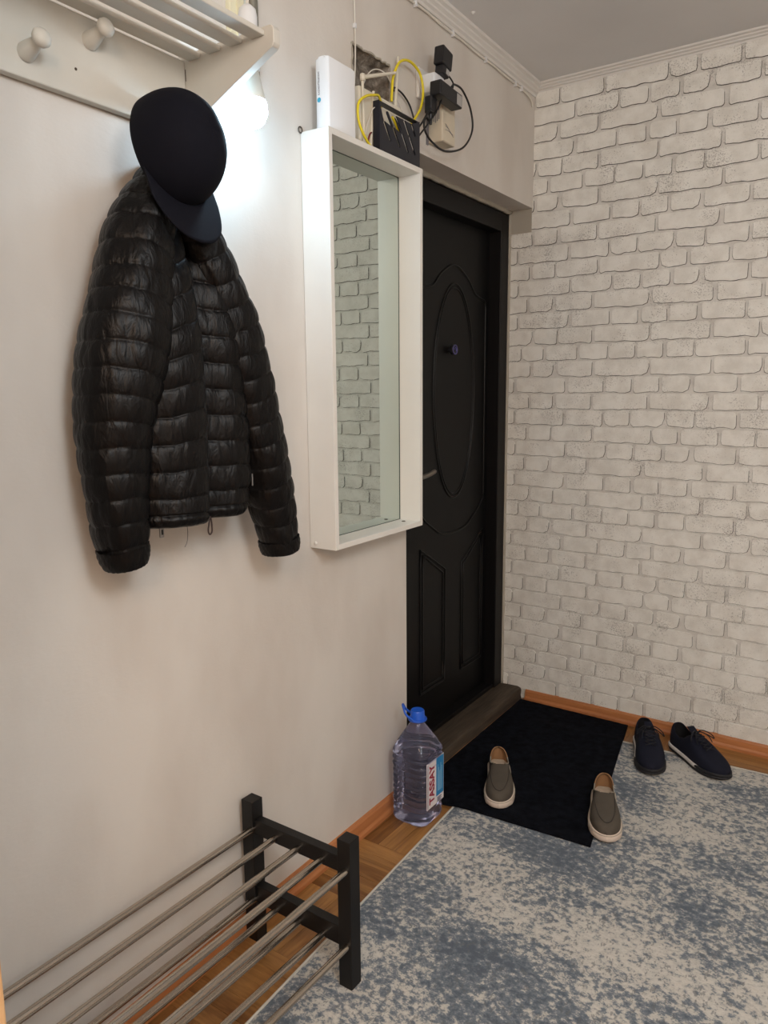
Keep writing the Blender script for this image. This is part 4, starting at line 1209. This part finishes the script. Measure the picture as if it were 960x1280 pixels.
def sneaker(heel, toe, mirror, label, zfl):
    d = Vector(toe)-Vector(heel); Lg = 0.285
    r = thing('sneaker', label, 'shoe', (heel[0], heel[1], zfl), 'own', atan2(d.y, d.x), 'pair of navy sneakers')
    m_ = mirror
    Wt = [(0, 0.0), (0.012, 0.021), (0.05, 0.032), (0.12, 0.0375), (0.25, 0.0390), (0.42, 0.0420), (0.60, 0.0490), (0.74, 0.0500), (0.86, 0.0420), (0.94, 0.0290), (0.985, 0.0145), (1.0, 0.0)]
    Ht = [(0, 0.068), (0.05, 0.074), (0.16, 0.062), (0.28, 0.058), (0.38, 0.071), (0.46, 0.073), (0.58, 0.062), (0.72, 0.045), (0.86, 0.032), (0.95, 0.023), (1.0, 0.010)]
    Ct = [(0, 0), (0.3, 0.002*m_), (0.6, 0.0), (0.85, -0.004*m_), (1.0, -0.007*m_)]
    op = (0.028, 0.40, 0.80)
    up, wid, surf, ctr = build_shoe(r, Lg, Wt, Ht, Ct, 0.022, 0.62, 0.72, op, ['sneaker_mesh', 'sneaker_lining'])
    obj('sole', sole_bm(Lg, wid, ctr, 0.0, 0.012, 0.004, 0.008), 'sneaker_sole', r, smooth=True, angle=50)
    # pale midsole over heel and waist, dark at the toe
    bm = sole_bm(Lg*0.70, lambda t: wid(min(t*0.70, 0.70)) if t < 0.999 else wid(0.70), lambda t: ctr(t*0.70), 0.010, 0.024, 0.0045, 0.0)
    obj('midsole', bm, 'sneaker_white', r, smooth=True, angle=50)
    obj('toe_midsole', sole_bm(Lg, wid, ctr, 0.011, 0.0235, 0.0035, 0.004), 'sneaker_sole', r, smooth=True, angle=50)
    obj('insole', insole_bm(Lg, wid, ctr, 0.032), 'sneaker_lining', r)
    # tongue
    bm = B(); rows = []
    for i in range(13):
        t = 0.30+0.26*i/12; row = []
        for k in range(9):
            y = -0.017+0.034*k/8
            p = surf(max(t, 0.40), y*0.8, 0.0022); lift = 0.016*max(0, (0.42-t)/0.12)
            row.append(Vector((t*Lg, p.y, p.z+lift)))
        rows.append(row)
    grid_surface(bm, rows); tg = obj('tongue', bm, 'sneaker_mesh', r, smooth=True)
    md = tg.modifiers.new('thick', 'SOLIDIFY'); md.thickness = 0.003; md.offset = 1
    # laces: crossed pairs and a bow
    for i in range(5):
        t = 0.44+0.052*i
        for s in (1, -1):
            pts = [surf(t+0.05*j/8, s*(-0.019+0.038*j/8), 0.0052 if i or 1 else 0) for j in range(9)]
            obj('lace', tube(B(), pts, 0.0021, 6), 'sneaker_lace', r, smooth=True)
    k0 = surf(0.425, 0.0, 0.010)
    for s in (1, -1):
        pts = [k0, k0+Vector((0.008, s*0.018, 0.010)), k0+Vector((0.026, s*0.040, 0.002)), k0+Vector((0.036, s*0.048, -0.012)), k0+Vector((0.020, s*0.036, -0.006)), k0+Vector((0.004, s*0.014, 0.003)), k0]
        obj('bow_loop', tube(B(), catmull(pts, 6), 0.0019, 6), 'sneaker_lace', r, smooth=True)
        pts = [k0, k0+Vector((0.014, s*0.012, 0.006)), k0+Vector((0.034, s*0.026, -0.002)), k0+Vector((0.050, s*0.030, -0.018))]
        obj('lace_end', tube(B(), catmull(pts, 6), 0.0018, 6), 'sneaker_lace', r, smooth=True)
    obj('knot', lathe(B(), [(0.0, -0.006), (0.006, -0.003), (0.006, 0.003), (0.0, 0.006)], k0, 'x', 10), 'sneaker_lace', r, smooth=True)
    # pale piping at the heel
    obj('heel_piping', tube(B(), [Vector((0.0005, 0.0, 0.030+0.055*i/8)) - Vector((0.0012, 0, 0)) for i in range(9)], 0.0024, 6), 'sneaker_white', r, smooth=True)
    return r
sneaker((-0.744, 2.805), (-0.632, 2.545), 1, 'navy lace-up sneaker with pale midsole, beside the doormat corner', 0.0125)
sneaker((-0.634, 2.838), (-0.444, 2.672), -1, 'navy lace-up sneaker turned outwards along the orange baseboard, laces flopped over', 0.0092)
